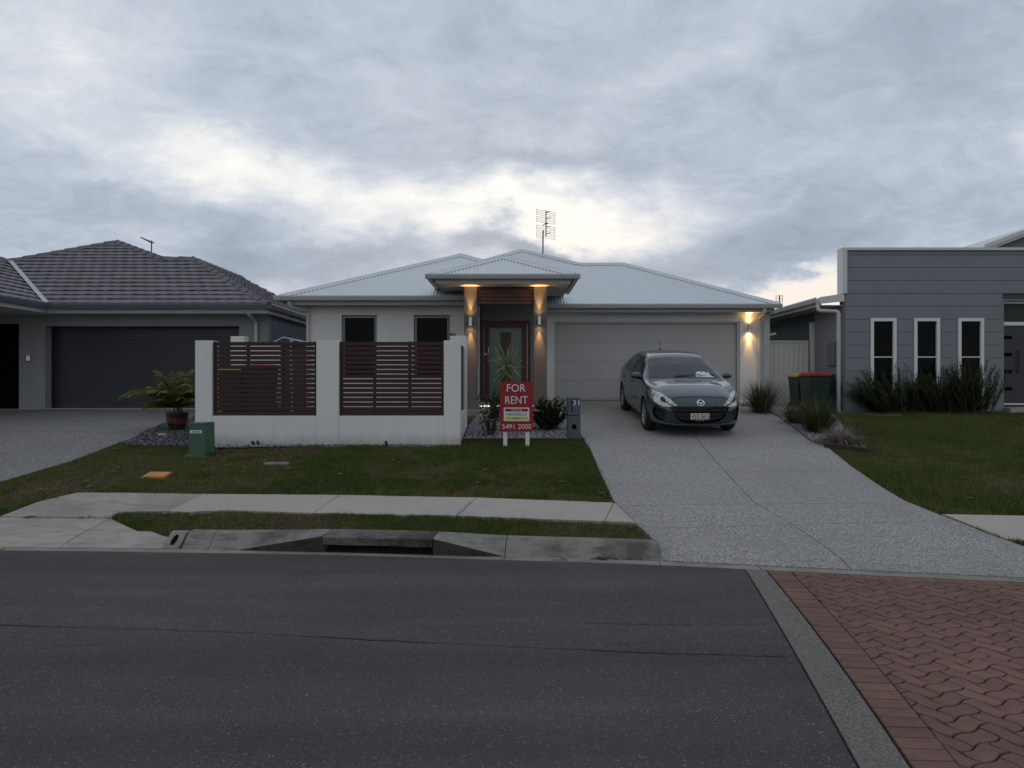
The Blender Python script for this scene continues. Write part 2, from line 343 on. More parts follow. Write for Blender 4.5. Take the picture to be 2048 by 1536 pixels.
class MB:
    def __init__(s): s.v = []; s.f = []
    def add(s, vs, fs):
        k = len(s.v); s.v += [tuple(p) for p in vs]; s.f += [tuple(i + k for i in f) for f in fs]; return s
    def box(s, x0, x1, y0, y1, z0, z1):
        return s.add([(x0,y0,z0),(x1,y0,z0),(x1,y1,z0),(x0,y1,z0),(x0,y0,z1),(x1,y0,z1),(x1,y1,z1),(x0,y1,z1)],
                     [(0,3,2,1),(4,5,6,7),(0,1,5,4),(1,2,6,5),(2,3,7,6),(3,0,4,7)])
    def bbox(s, x0, x1, y0, y1, z0, z1, b=.006):
        # box with chamfered vertical+horizontal edges
        xs = [x0, x0 + b, x1 - b, x1]; ys = [y0, y0 + b, y1 - b, y1]; zs = [z0, z0 + b, z1 - b, z1]
        P = []; idx = {}
        def g(i, j, k):
            key = (i, j, k)
            if key not in idx: idx[key] = len(P); P.append((xs[i], ys[j], zs[k]))
            return idx[key]
        Fs = []
        for (a, sgn) in ((0, 0), (0, 3), (1, 0), (1, 3), (2, 0), (2, 3)):
            q = []
            for (m, n) in ((1, 1), (2, 1), (2, 2), (1, 2)):
                c = [m, n]; c.insert(a, sgn); q.append(g(*c))
            if (sgn == 0) ^ (a == 1): q = q[::-1]
            Fs.append(q)
        for a in range(3):   # 12 edges
            for p in (0, 3):
                for r in (0, 3):
                    q = []
                    for (m, w) in ((1, 0), (2, 0), (2, 1), (1, 1)):
                        c = [p, (1 if r == 0 else 2)] if w == 0 else [(1 if p == 0 else 2), r]
                        c.insert(a, m); q.append(g(*c))
                    if ((p == 0) ^ (r == 0)) ^ (a == 1): q = q[::-1]
                    Fs.append(q)
        for i in (0, 3):
            for j in (0, 3):
                for k in (0, 3):
                    I = lambda t: 1 if t == 0 else 2
                    q = [g(i, I(j), I(k)), g(I(i), j, I(k)), g(I(i), I(j), k)]
                    if ((i == 0) ^ (j == 0) ^ (k == 0)): q = q[::-1]
                    Fs.append(q[::-1])
        return s.add(P, Fs)
    def tube(s, pts, r, n=8, caps=True, r1=None):
        pts = [Vector(p) for p in pts]; k0 = len(s.v); m = len(pts)
        for i, p in enumerate(pts):
            d = (pts[min(i + 1, m - 1)] - pts[max(i - 1, 0)]).normalized()
            a = d.orthogonal().normalized() if i == 0 else (a - d * a.dot(d)).normalized()
            b = d.cross(a); rr = r if r1 is None else r + (r1 - r) * i / (m - 1)
            for j in range(n):
                t = 2 * math.pi * j / n; s.v.append(tuple(p + (a * math.cos(t) + b * math.sin(t)) * rr))
        for i in range(m - 1):
            for j in range(n):
                s.f.append((k0 + i*n + j, k0 + i*n + (j+1) % n, k0 + (i+1)*n + (j+1) % n, k0 + (i+1)*n + j))
        if caps:
            s.f.append(tuple(k0 + j for j in range(n))[::-1]); s.f.append(tuple(k0 + (m-1)*n + j for j in range(n)))
        return s
    def lathe(s, prof, c=(0, 0, 0), n=24, axis='z', caps=False):
        k0 = len(s.v)
        for (r, h) in prof:
            for j in range(n):
                t = 2 * math.pi * j / n
                if axis == 'z': p = (c[0] + r*math.cos(t), c[1] + r*math.sin(t), c[2] + h)
                elif axis == 'x': p = (c[0] + h, c[1] + r*math.cos(t), c[2] + r*math.sin(t))
                else: p = (c[0] + r*math.cos(t), c[1] + h, c[2] + r*math.sin(t))
                s.v.append(p)
        for i in range(len(prof) - 1):
            for j in range(n):
                s.f.append((k0 + i*n + j, k0 + i*n + (j+1) % n, k0 + (i+1)*n + (j+1) % n, k0 + (i+1)*n + j))
        if caps:
            s.f.append(tuple(k0 + j for j in range(n))[::-1]); s.f.append(tuple(k0 + (len(prof)-1)*n + j for j in range(n)))
        return s
    def prism(s, poly, z0, z1):   # poly (x,y) ccw, z0/z1 numbers or callables
        a = [(x, y, z0(x, y) if callable(z0) else z0) for x, y in poly]; b = [(x, y, z1(x, y) if callable(z1) else z1) for x, y in poly]
        n = len(poly)
        return s.add(a + b, [tuple(range(n))[::-1], tuple(range(n, 2*n))] + [(i, (i+1) % n, (i+1) % n + n, i + n) for i in range(n)])
    def build(s, name, mat, parent=None, smooth=False, local=False, bevel=0):
        o = rawmesh(name, s.v, s.f, mat, parent, smooth, local)
        return o
def box(name, mat, parent, x0, x1, y0, y1, z0, z1, b=.004, local=False):
    mb = MB(); (mb.bbox(x0, x1, y0, y1, z0, z1, b) if b else mb.box(x0, x1, y0, y1, z0, z1))
    return mb.build(name, mat, parent, local=local)
def at(px, py, Y): return ((px - CX) * Y / F, Y, EYE - (py - CY) * Y / F)
def xs(px, Y): return (px - CX) * Y / F
def zs(py, Y): return EYE - (py - CY) * Y / F

def text_geo(body, size, extrude=.001, spacing=1.0):
    c = bpy.data.curves.new('lettering', 'FONT'); c.body = body; c.size = size; c.align_x = 'CENTER'; c.align_y = 'CENTER'
    c.extrude = extrude; c.space_character = spacing; c.resolution_u = 3
    o = bpy.data.objects.new('lettering', c); COL.objects.link(o)
    dg = bpy.context.evaluated_depsgraph_get(); me = bpy.data.meshes.new_from_object(o.evaluated_get(dg))
    vs = [tuple(v.co) for v in me.vertices]; fs = [tuple(p.vertices) for p in me.polygons]
    bpy.data.objects.remove(o); bpy.data.curves.remove(c); bpy.data.meshes.remove(me); return vs, fs
def text_xz(name, body, mat, parent, X, Y, Z, h, width=None, local=False, weight=0, spacing=1.0):
    """letters standing in the x-z plane, facing -y; h = cap height"""
    vs, fs = text_geo(body, h / .70, .0015, spacing); a = np.array(vs)
    x0, x1 = a[:, 0].min(), a[:, 0].max(); y0, y1 = a[:, 1].min(), a[:, 1].max()
    sx = (width / (x1 - x0)) if width else 1; sy = h / (y1 - y0)
    a[:, 0] = (a[:, 0] - (x0 + x1) / 2) * sx; a[:, 1] = (a[:, 1] - (y0 + y1) / 2) * sy
    return rawmesh(name, [(X + p[0], Y - p[2], Z + p[1]) for p in a], fs, mat, parent, local=local)

# ------------------------------------------------------------------ ground shape
def smooth01(t): t = np.clip(t, 0, 1); return t * t * (3 - 2 * t)
LX = [-40, -8, -4.92, -1.8, -.07, 1.30, 2.01, 4.12, 6.5, 12, 40]; LY = [7.6, 6.93, 6.82, 6.66, 6.45, 6.28, 6.12, 5.72, 5.25, 4.2, -1]
_lx = np.linspace(-40, 40, 1601); _k = np.exp(-(np.arange(-24, 25)/11.0)**2); _k /= _k.sum(); _ly = np.convolve(np.pad(np.interp(_lx, LX, LY), 24, mode='reflect', reflect_type='odd'), _k, 'valid')
def lip(x): return np.interp(x, _lx, _ly)
KB, FT = .38, .14
GX = [-40, -8.2, -7.9, -3.45, -3.2, 1.25, 1.40, 5.1, 5.4, 40]; GH = [.13, .13, .05, .05, .13, .13, .06, .06, .13, .13]
TY = [7.0, 12.0, 13.5, 16.1, 18.4, 22, 60]; TZ = [None, .565, .725, 1.0, 1.165, 1.17, 1.17]
def G(x, y):
    x = np.asarray(x, float); y = np.asarray(y, float)
    L = lip(x); kb = L + KB; h0 = np.interp(x, GX, GH)
    z1 = .13 + (.565 - .13) * np.clip((y - kb) / (12.0 - kb), 0, 1) - (.13 - h0)*(1 - smooth01((y - kb)/1.5))
    z2 = np.interp(y, TY[1:], TZ[1:])
    z = np.where(y < 12.0, z1, z2)
    side = np.interp(x, [-7.5, -5.6, 5.6, 7.6], [.19, 0, 0, .13])
    z = z - side * smooth01((y - 12.5) / 4.5)
    z = np.where(y < kb, h0 * np.clip((y - L - FT) / (KB - FT), 0, 1), z)
    return z
def g(x, y): return float(G(x, y))
def gp(px, py):
    a, b = 1.8, 40.0
    f = lambda Y: (EYE - (py - CY) * Y / F) - g(xs(px, Y), Y)
    for _ in range(60):
        m = (a + b) / 2
        if f(m) > 0: a = m
        else: b = m
    Y = (a + b) / 2; return (xs(px, Y), Y)
def gps(l): return [gp(*p) for p in l]
def road_pt(px, py): Y = F * EYE / (py - CY); return (xs(px, Y), Y)

def clip_half(poly, a, b, c):    # keep a*x+b*y<=c
    out = []; n = len(poly)
    for i in range(n):
        p, q = poly[i], poly[(i + 1) % n]; dp, dq = a*p[0] + b*p[1] - c, a*q[0] + b*q[1] - c
        if dp <= 0: out.append(p)
        if (dp < 0 < dq) or (dq < 0 < dp):
            t = dp / (dp - dq); out.append((p[0] + t*(q[0]-p[0]), p[1] + t*(q[1]-p[1])))
    return out
def area(p): return .5 * sum(p[i][0]*p[(i+1) % len(p)][1] - p[(i+1) % len(p)][0]*p[i][1] for i in range(len(p)))
def clean(p):
    out = []
    for q in p:
        if not out or abs(q[0]-out[-1][0]) + abs(q[1]-out[-1][1]) > 1e-5: out.append(q)
    if len(out) > 1 and abs(out[0][0]-out[-1][0]) + abs(out[0][1]-out[-1][1]) < 1e-5: out.pop()
    return out
def clip_convex(poly, conv):
    if area(conv) < 0: conv = conv[::-1]
    for i in range(len(conv)):
        p, q = conv[i], conv[(i+1) % len(conv)]
        a, b = (q[1]-p[1]), -(q[0]-p[0]); poly = clip_half(poly, a, b, a*p[0] + b*p[1])
        if len(poly) < 3: return []
    return clean(poly)
def tris(poly):
    from mathutils.geometry import tessellate_polygon
    return tessellate_polygon([[Vector((p[0], p[1], 0)) for p in poly]])
def sheet(name, poly, off, mat, cell=.35, parent=None, kind='structure', skirt=.05, zf=None):
    zf = zf or g
    if area(poly) < 0: poly = poly[::-1]
    x = [p[0] for p in poly]; y = [p[1] for p in poly]
    V = {}; vs = []; fs = []
    def vid(p):
        k = (round(p[0], 4), round(p[1], 4))
        if k not in V: V[k] = len(vs); vs.append((p[0], p[1], zf(*p) + off))
        return V[k]
    nx = int(math.floor(min(x) / cell)), int(math.ceil(max(x) / cell)); ny = int(math.floor(min(y) / cell)), int(math.ceil(max(y) / cell))
    for i in range(*nx):
        col = clip_half(clip_half(poly, -1, 0, -i*cell), 1, 0, (i+1)*cell)
        if len(col) < 3: continue
        for j in range(*ny):
            c = clean(clip_half(clip_half(col, 0, -1, -j*cell), 0, 1, (j+1)*cell))
            if len(c) < 3 or abs(area(c)) < 1e-7: continue
            ids = [vid(p) for p in c]
            if len(ids) == 4 and len(set(ids)) == 4: fs.append(ids)
            else:
                for t in tris(c):
                    q = [ids[k] for k in t]
                    if len(set(q)) == 3:
                        a3 = (vs[q[1]][0]-vs[q[0]][0])*(vs[q[2]][1]-vs[q[0]][1]) - (vs[q[1]][1]-vs[q[0]][1])*(vs[q[2]][0]-vs[q[0]][0])
                        if abs(a3) > 1e-9: fs.append(q if a3 > 0 else q[::-1])
    if skirt:
        n = len(poly)
        for i in range(n):
            p, q = poly[i], poly[(i+1) % n]; L = math.hypot(q[0]-p[0], q[1]-p[1]); m = max(1, int(L / cell * 1.5)); prev = None
            for k in range(m + 1):
                a = (p[0] + (q[0]-p[0])*k/m, p[1] + (q[1]-p[1])*k/m); z = zf(*a) + off
                vs.append((a[0], a[1], z)); vs.append((a[0], a[1], z - skirt)); cur = (len(vs)-2, len(vs)-1)
                if prev: fs.append((prev[1], cur[1], cur[0], prev[0]))
                prev = cur
    o = rawmesh(name, vs, fs, mat, parent)
    if kind: o['kind'] = kind
    return o
def pip(poly, X, Y):
    ins = np.zeros(X.shape, bool); n = len(poly)
    for i in range(n):
        x1, y1 = poly[i]; x2, y2 = poly[(i+1) % n]
        if y1 == y2: continue
        c = ((y1 > Y) != (y2 > Y)) & (X < (x2-x1)*(Y-y1)/(y2-y1) + x1); ins ^= c
    return ins
def vnoise(X, Y, s, seed=0):   # cheap smooth value noise
    xi = X * s + seed * 17.3; yi = Y * s - seed * 9.1; x0 = np.floor(xi); y0 = np.floor(yi); fx = smooth01(xi - x0); fy = smooth01(yi - y0)
    h = lambda a, b: np.modf(np.abs(np.sin(a * 127.1 + b * 311.7 + seed) * 43758.5453))[0]
    return (h(x0, y0)*(1-fx) + h(x0+1, y0)*fx)*(1-fy) + (h(x0, y0+1)*(1-fx) + h(x0+1, y0+1)*fx)*fy

def fastmesh(name, V, Fc, mat, parent=None, tint=None, smooth=False, kind=None, offset=None):
    """numpy triangles/quads -> object with a per-vertex 'tint' attribute"""
    V = np.asarray(V, np.float32).reshape(-1, 3); Fc = np.asarray(Fc, np.int32)
    if parent is not None: V = V - np.array(WL[parent.name], np.float32)
    me = bpy.data.meshes.new(name); k = Fc.shape[1]; n = len(Fc)
    me.vertices.add(len(V)); me.vertices.foreach_set('co', V.ravel())
    me.loops.add(n * k); me.loops.foreach_set('vertex_index', Fc.ravel())
    me.polygons.add(n); me.polygons.foreach_set('loop_start', np.arange(0, n*k, k, dtype=np.int32)); 
    try: me.polygons.foreach_set('loop_total', np.full(n, k, dtype=np.int32))
    except Exception: pass
    if smooth: me.polygons.foreach_set('use_smooth', np.ones(n, bool))
    me.update(calc_edges=True); me.validate()
    if tint is not None:
        a = me.attributes.new('tint', 'FLOAT', 'POINT'); a.data.foreach_set('value', np.asarray(tint, np.float32))
    me.materials.append(M[mat]); o = bpy.data.objects.new(name, me); link(o, parent)
    if kind: o['kind'] = kind
    return o
class Ribbons:
    """leaves: curved tapering strips"""
    def __init__(s): s.V = []; s.F = []; s.T = []; s.n = 0
    def leaf(s, p, d, up, L, w, bend, tint, segs=3, wmid=1.0, fold=0):
        p = np.array(p, float); d = np.array(d, float); d /= np.linalg.norm(d)
        side = np.cross(d, up); ln = np.linalg.norm(side)
        side = np.array((1., 0, 0)) if ln < 1e-3 else side / ln
        k = s.n
        for i in range(segs + 1):
            t = i / segs
            ww = w * (1 - t) ** .6 * (0.55 + .45 * min(1, t * 4)) if wmid == 0 else w * math.sin(math.pi * (.12 + .88 * t)) * wmid
            if i == segs: ww = w * .05
            s.V.append(p - side * ww / 2); s.V.append(p + side * ww / 2); s.T += [tint, tint]
            d = d + np.array((0, 0, -bend / segs)) ; d /= np.linalg.norm(d); p = p + d * L / segs
        for i in range(segs): a = k + 2*i; s.F.append((a, a+1, a+3, a+2))
        s.n += 2 * (segs + 1)
    def build(s, name, mat, parent=None, kind=None, smooth=True): return fastmesh(name, s.V, s.F, mat, parent, s.T, smooth, kind)
def stones(name, polys, n, r0, r1, mat, zoff=0, parent=None, seed=1, flat=.6, excl=()):
    r = np.random.default_rng(seed); pts = []
    for poly in polys:
        x = [p[0] for p in poly]; y = [p[1] for p in poly]
        m = int(n * 1.0 * abs((max(x)-min(x))*(max(y)-min(y)))); X = r.uniform(min(x), max(x), m); Y = r.uniform(min(y), max(y), m)
        k = pip(poly, X, Y)
        for e in excl: k &= ~pip(e, X, Y)
        pts.append(np.stack([X[k], Y[k]], 1))
    P = np.concatenate(pts); N = len(P); Z = G(P[:, 0], P[:, 1]) + zoff
    # octahedron-with-belt pebble: 6 belt + 2 poles
    ang = np.arange(5) / 5 * 2 * np.pi
    rad = r.uniform(r0, r1, N); V = np.zeros((N, 7, 3)); rot = r.uniform(0, 6.28, N); el = r.uniform(.6, 1, N)
    for j in range(5):
        k = r.uniform(.8, 1.15, N) * rad; a = ang[j] + r.uniform(-.2, .2, N)
        x = k * np.cos(a); y = k * np.sin(a) * el
        V[:, j, 0] = x*np.cos(rot) - y*np.sin(rot); V[:, j, 1] = x*np.sin(rot) + y*np.cos(rot); V[:, j, 2] = r.uniform(-.2, .2, N) * rad
    V[:, 5, 2] = rad * flat; V[:, 6, 2] = -rad * flat; V[:, 5, :2] += r.uniform(-.3, .3, (N, 2)) * rad[:, None]
    V[:, :, 0] += P[:, 0, None]; V[:, :, 1] += P[:, 1, None]; V[:, :, 2] += (Z + rad * .25 + r.uniform(0, .012, N))[:, None]
    base = (np.arange(N) * 7)[:, None]; Fc = []
    for j in range(5): Fc += [(j, (j+1) % 5, 5), ((j+1) % 5, j, 6)]
    Fc = (base[:, :, None] + np.array(Fc)[None]).reshape(-1, 3)
    o = fastmesh(name, V.reshape(-1, 3), Fc, mat, parent, np.repeat(np.clip(r.normal(.5, .25, N), 0, 1), 7)); o['kind'] = 'stuff'; return o

# ------------------------------------------------------------------ ground, road, kerbs
mb = MB(); mb.box(-600, 600, -300, 900, -1.2, -.35); o = mb.build('ground', 'soil'); o['kind'] = 'structure'
xl = np.concatenate([np.linspace(-45, -10, 15), np.linspace(-9.5, 12, 60), np.linspace(13, 45, 14)])
yl = np.concatenate([[0, .15, .4, .8, 1.3, 1.9, 2.6, 3.4, 4.2, 5.0, 5.8, 6.6, 7.4, 8.2, 9.2, 10.2, 11.2, 12.2, 13.5, 16, 24, 50, 80]])
V = []; Fs = []
for i, x in enumerate(xl):
    k = float(lip(x)) + FT + .02
    for j, d in enumerate(yl):
        y = k + d; V.append((x, y, g(x, y) - .03 - (.05 if d < .3 else 0)))
nj = len(yl)
for i in range(len(xl) - 1):
    for j in range(nj - 1): a = i*nj + j; Fs.append((a, a + nj, a + nj + 1, a + 1))
o = rawmesh('lawn_soil', V, Fs, 'soil', smooth=True); o['kind'] = 'structure'

# edges across the road
ASP = [road_pt(*p) for p in [(1492,1143),(1527,1204),(1577,1290),(1607,1337),(1653,1420),(1685,1480),(1712,1536)]]
BAND = [road_pt(*p) for p in [(1536,1143),(1571,1192),(1615,1246),(1663,1306),(1704,1356),(1748,1423),(1786,1480),(1816,1536)]]
HEAD = [road_pt(*p) for p in [(1583,1145),(1653,1220),(1716,1290),(1776,1353),(1843,1439),(1919,1536)]]
def extend(l, up, dn=(-.42, -1)):
    p = l[-1]; q = [(p[0] + dn[0]*t, p[1] + dn[1]*t) for t in (1.0, 2.5, 5.0)]
    a = l[0]; b = l[1]; t = .12 / max(1e-3, abs(a[1]-b[1])); top = (a[0] + (a[0]-b[0])*t*.0, float(lip(a[0])) - .004)
    return [top] + [r for r in l if r[1] < top[1] - .02] + q
def soften(l, n=2):
    for _ in range(n): l = [l[0]] + [q for a, b in zip(l[:-1], l[1:]) for q in ((a[0]*.75+b[0]*.25, a[1]*.75+b[1]*.25), (a[0]*.25+b[0]*.75, a[1]*.25+b[1]*.75))] + [l[-1]]
    return l
def fair(l):   # quadratic fit through the measured points: these edges are smooth arcs
    y = np.array([p[1] for p in l]); c = np.polyfit(y, [p[0] for p in l], 2); return [(float(np.polyval(c, t)), float(t)) for t in np.linspace(y[0], y[-1], 12)]
ASP, BAND, HEAD = (extend(fair(l), 0, (-.10, -1)) for l in (ASP, BAND, HEAD))
lipline = [(x, float(lip(x)) - .004) for x in np.arange(-40, ASP[0][0], .5)]
flat = lambda x, y: 0.0
road_poly = lipline + ASP + [(ASP[-1][0], -14), (-40, -14)]
sheet('road', road_poly, 0, 'asphalt', cell=2.0, zf=flat, skirt=.08)
band_poly = ASP + BAND[::-1]
def inset_line(l, d): return [(x + d, y) for x, y in l]
sheet('concrete_band', inset_line(ASP, .012) + inset_line(BAND, -.008)[::-1], .004, 'band', cell=1.0, zf=flat, skirt=.05)
sheet('paving_bed', BAND[::-1] + [(x, float(lip(x)) - .002) for x in np.arange(BAND[0][0] + .1, 14, .4)] + [(14, -8), (BAND[-1][0], -8)], -.030, 'sand', cell=2.0, zf=flat, skirt=0)
sheet('road_beyond', [(14, -14), (40, -14), (40, float(lip(40)) - .01), (26, 1.0), (14, float(lip(14)) - .01)], -.004, 'asphalt', cell=6, zf=flat, skirt=0)

# pavers
pav = bpy.data.objects.new('paved_road', None); link(pav, None, (0, 0, 0)); pav['kind'] = 'structure'
def paver_geo(poly, h=.0, th=.055):
    if area(poly) < 0: poly = poly[::-1]
    n = len(poly); cx = sum(p[0] for p in poly)/n; cy = sum(p[1] for p in poly)/n; b = .004
    inn = []
    for p in poly:
        d = math.hypot(p[0]-cx, p[1]-cy) + 1e-9; inn.append((p[0] - (p[0]-cx)/d*b, p[1] - (p[1]-cy)/d*b))
    V = [(x, y, -th) for x, y in poly] + [(x, y, -.004) for x, y in poly] + [(x, y, 0) for x, y in inn]
    Fc = [(i, (i+1) % n, (i+1) % n + n, i + n) for i in range(n)] + [(i+n, (i+1) % n + n, (i+1) % n + 2*n, i + 2*n) for i in range(n)] + [tuple(range(2*n, 3*n))]
    return V, Fc
kept = []
field = HEAD[::-1] + [(x, float(lip(x)) - .125) for x in np.arange(HEAD[0][0] + .08, 9.0, .4)] + [(9.0, HEAD[-1][1])]
field = [(x + .006, y) if (x, y) in HEAD else (x, y) for x, y in field]
UN, TH = .098, R(27); ca, sa = math.cos(TH), math.sin(TH); AMP = .11
def warp(i, j): return (i + AMP * math.sin(math.pi * j), j + AMP * math.sin(math.pi * i))
def tow(i, j): i, j = warp(i, j); return (3.0 + (i*ca - j*sa)*UN, 3.4 + (i*sa + j*ca)*UN)
fx = [p[0] for p in field]; fy = [p[1] for p in field]
gapu = .052
def rect_outline(i, j, w, h):
    a, b, c, d = i + gapu, j + gapu, i + w - gapu, j + h - gapu; pts = []
    nu, nv = (6, 3) if w > h else (3, 6)
    pts += [(a + (c-a)*t/nu, b) for t in range(nu)]; pts += [(c, b + (d-b)*t/nv) for t in range(nv)]
    pts += [(c - (c-a)*t/nu, d) for t in range(nu)]; pts += [(a, d - (d-b)*t/nv) for t in range(nv)]
    return pts
cand = []
for i in range(-85, 100):
    for j in range(-85, 85):
        m = (i - j) % 4
        if m == 0: w, h = 2, 1
        elif m == 2 + 1: w, h = 1, 2     # herringbone lattice
        else: continue
        c = tow(i + w/2, j + h/2)
        if min(fx) - .3 < c[0] < 6.3 and -1.0 < c[1] < max(fy) + .2: cand.append((i, j, w, h, c))
shared = {}
allp = []
for (i, j, w, h, c) in cand:
    poly = [tow(*q) for q in rect_outline(i, j, w, h)]
    P = np.array(poly); ins = pip(field, P[:, 0], P[:, 1])
    if not ins.any(): continue
    key = None
    if ins.all(): key = (w, i % 2, j % 2)
    else:
        # clip to the straight edge courses
        hx = np.interp(c[1], [p[1] for p in HEAD][::-1], [p[0] for p in HEAD][::-1])
        for (p, q) in [(HEAD[k+1], HEAD[k]) for k in range(len(HEAD)-1)]:
            if min(p[1], q[1]) - .01 <= c[1] <= max(p[1], q[1]) + .01:
                a_, b_ = (p[1]-q[1]), (q[0]-p[0]); cc = a_*(p[0]+.006) + b_*p[1]
                if a_*(p[0]+1) + b_*p[1] > cc: a_, b_, cc = -a_, -b_, -cc
                poly = clip_half(poly, a_, b_, cc)
        yt = float(lip(c[0])) - .128; sl = float(lip(c[0] + .1) - lip(c[0] - .1)) / .2
        poly = clip_half(poly, -sl, 1, yt - sl*c[0]); poly = clean(poly)
        if len(poly) < 3 or abs(area(poly)) < 6e-4: continue
    allp.append((math.hypot(c[0], c[1]) + (50 if (abs(c[0]) / max(c[1], .1) > .73 or c[1] < 2.9) else 0), key, poly, c))
allp.sort(key=lambda t: t[0])
restV = MB(); cnt = 0
hd = []   # header bricks along the band and along the gutter
BL = lambda y: float(np.interp(y, [p[1] for p in BAND][::-1], [p[0] for p in BAND][::-1]))
HL = lambda y: float(np.interp(y, [p[1] for p in HEAD][::-1], [p[0] for p in HEAD][::-1]))
y = float(BAND[0][1]) - .012
while y > 1.6:
    y2 = y - .0985; gx = .003; tilt = .012
    q = [(BL(y2) + .012, y2 + gx), (HL(y2 + .02) - .004, y2 + gx - tilt), (HL(y + .02) - .004, y - gx - tilt), (BL(y) + .012, y - gx)]
    hd.append(((q[0][0] + q[1][0])/2, (y + y2)/2, q)); y = y2
x = HEAD[0][0] + .012
while x < 6.2:
    x2 = x + .108; f = lambda t: float(lip(t)) - .008
    q = [(x + .003, f(x) - .108), (x2 - .003, f(x2) - .108), (x2 - .003, f(x2)), (x + .003, f(x))]
    hd.append(((x + x2)/2, f(x), q)); x = x2
def place_paver(mesh_key, poly, c, name='paver'):
    zj = random.uniform(-.0018, .0018)
    if mesh_key is not None and mesh_key in shared:
        o = bpy.data.objects.new(name, shared[mesh_key]); o.location = (c[0], c[1], zj); link(o, pav, (c[0], c[1], zj)); return
    V, Fc = paver_geo([(x - c[0], y - c[1]) for x, y in poly])
    o = rawmesh(name, V, Fc, 'paver', pav, local=True); o.location = (c[0], c[1], zj)
    if mesh_key is not None: shared[mesh_key] = o.data
for hx_, hy_, q in hd:
    vis = hy_ > 2.9 and hx_ / hy_ < .73
    if vis: place_paver(None, q, (hx_, hy_), 'edge_paver')
    else:
        V, Fc = paver_geo(q); restV.add(V, Fc)
for (d, key, poly, c) in allp:
    if cnt < 300 and d < 40: place_paver(key, poly, c); cnt += 1
    else:
        V, Fc = paver_geo(poly); restV.add([(a, b, z) for a, b, z in V], Fc)
o = restV.build('paver_field', 'paver', pav); o['kind'] = 'stuff'

# kerb and gutter -----------------------------------------------------------
def sweep(name, x0, x1, prof, mat, parent=None, step=.18):
    """prof(x) -> list of (d from lip, z); swept along the lip curve"""
    n = max(6, int((x1 - x0) / step)) if x1 - x0 < 5 else max(1, int((x1 - x0) / step)); rows = []; V = []; Fc = []
    for i in range(n + 1):
        x = x0 + (x1 - x0)*i/n; L = float(lip(x)); pr = prof(x)
        for d, z in pr: V.append((x + d*.1, L + d, z))
    m = len(prof(x0))
    for i in range(n):
        for j in range(m): a = i*m + j; b = i*m + (j+1) % m; Fc.append((a, a + m, b + m, b))
    Fc.append(tuple(range(m))); Fc.append(tuple(n*m + j for j in range(m))[::-1])
    return rawmesh(name, V, Fc, mat, parent)
gut = bpy.data.objects.new('gutter', None); link(gut, None, (0, 0, 0)); gut['kind'] = 'structure'
xj = [-40, -12, -6.4, -2.95, -1.83, -.76, -.08, 1.31, 2.15, 3.9, 6.2, 12, 40]
gd = lambda x: .010*float(smooth01((x + 3.0)/.9)*smooth01((.3 - x)/.9))
for a, b in zip(xj[:-1], xj[1:]):
    sweep('gutter_slab', a + .004, b - .004, lambda x: [(0, .004), (.07, -.001 - .4*gd(x)), (FT, .002 - gd(x)), (FT, -.1), (0, -.1)], 'gutter', gut)
IN0, IN1, TL, TR = -1.83, -.76, -2.66, -.08
def ez(x):
    if x < TL or x > TR: return .0
    if x < IN0: return .145 * (x - TL)/(IN0 - TL)
    if x > IN1: return .145 * (TR - x)/(TR - IN1)
    return .145
def kprof(x):
    e = ez(x); k = e/.145; lump = .002 * math.sin(x*31) 
    return [(FT, -.09), (FT, e + .001), (FT + .004 + .01*k, e + .004), (.275 + .05*k, .135 + .018*k + lump), (.30 + .05*k, .142 + .016*k + lump), (KB + .02*k, .144 + .016*k), (KB + .02*k, -.05)]
kerb = bpy.data.objects.new('kerb', None); link(kerb, None, (0, 0, 0)); kerb['kind'] = 'structure'
for a, b in [(-3.22, -2.95), (-2.95, IN0), (IN1, TR), (TR, 1.335)]:
    sweep('kerb_segment', a + .004, b - .004, kprof, 'kerb', kerb, .09)
for a, b in [(TL + .02, IN0), (IN1, TR - .02)]:
    sweep('ramp_face', a + .005, b - .005, lambda x: [(FT - .003, -.04), (FT - .003, ez(x) - .002), (FT + .001, ez(x) - .002), (FT + .001, -.04)], 'ramp_face', kerb, .09)
for a, b in [(5.15, 8), (8, 14), (14, 40), (-12, -8.2), (-40, -12)]:
    sweep('kerb_segment', a + .004, b - .004, kprof, 'kerb', kerb, .5)
o = tag(bpy.data.objects.new('storm_drain_inlet', None), 'stained concrete storm drain inlet with a dark slot in the kerb', 'storm drain'); cxm = (IN0 + IN1)/2
o.location = (cxm, float(lip(cxm)) + .3, 0); link(o, None, o.location[:])
sweep('lintel', IN0 + .006, IN1 - .006, lambda x: [(FT, .064 + .002*math.sin(x*9)), (FT - .002, .136 + .004*math.sin(x*23)*math.sin(x*7)), (FT + .02, .146 + .003*math.sin(x*17)), (.38, .160), (KB + .03, .160), (KB + .03, .064)], 'inlet', o, .03)
sweep('back_wall', IN0 + .006, IN1 - .006, lambda x: [(KB - .02, -.25), (KB - .02, .062), (KB + .03, .062), (KB + .03, -.25)], 'void', o)
sweep('chamber_floor', IN0 + .006, IN1 - .006, lambda x: [(FT, -.12), (FT, -.075), (KB - .02, -.2), (KB - .02, -.25)], 'void', o)
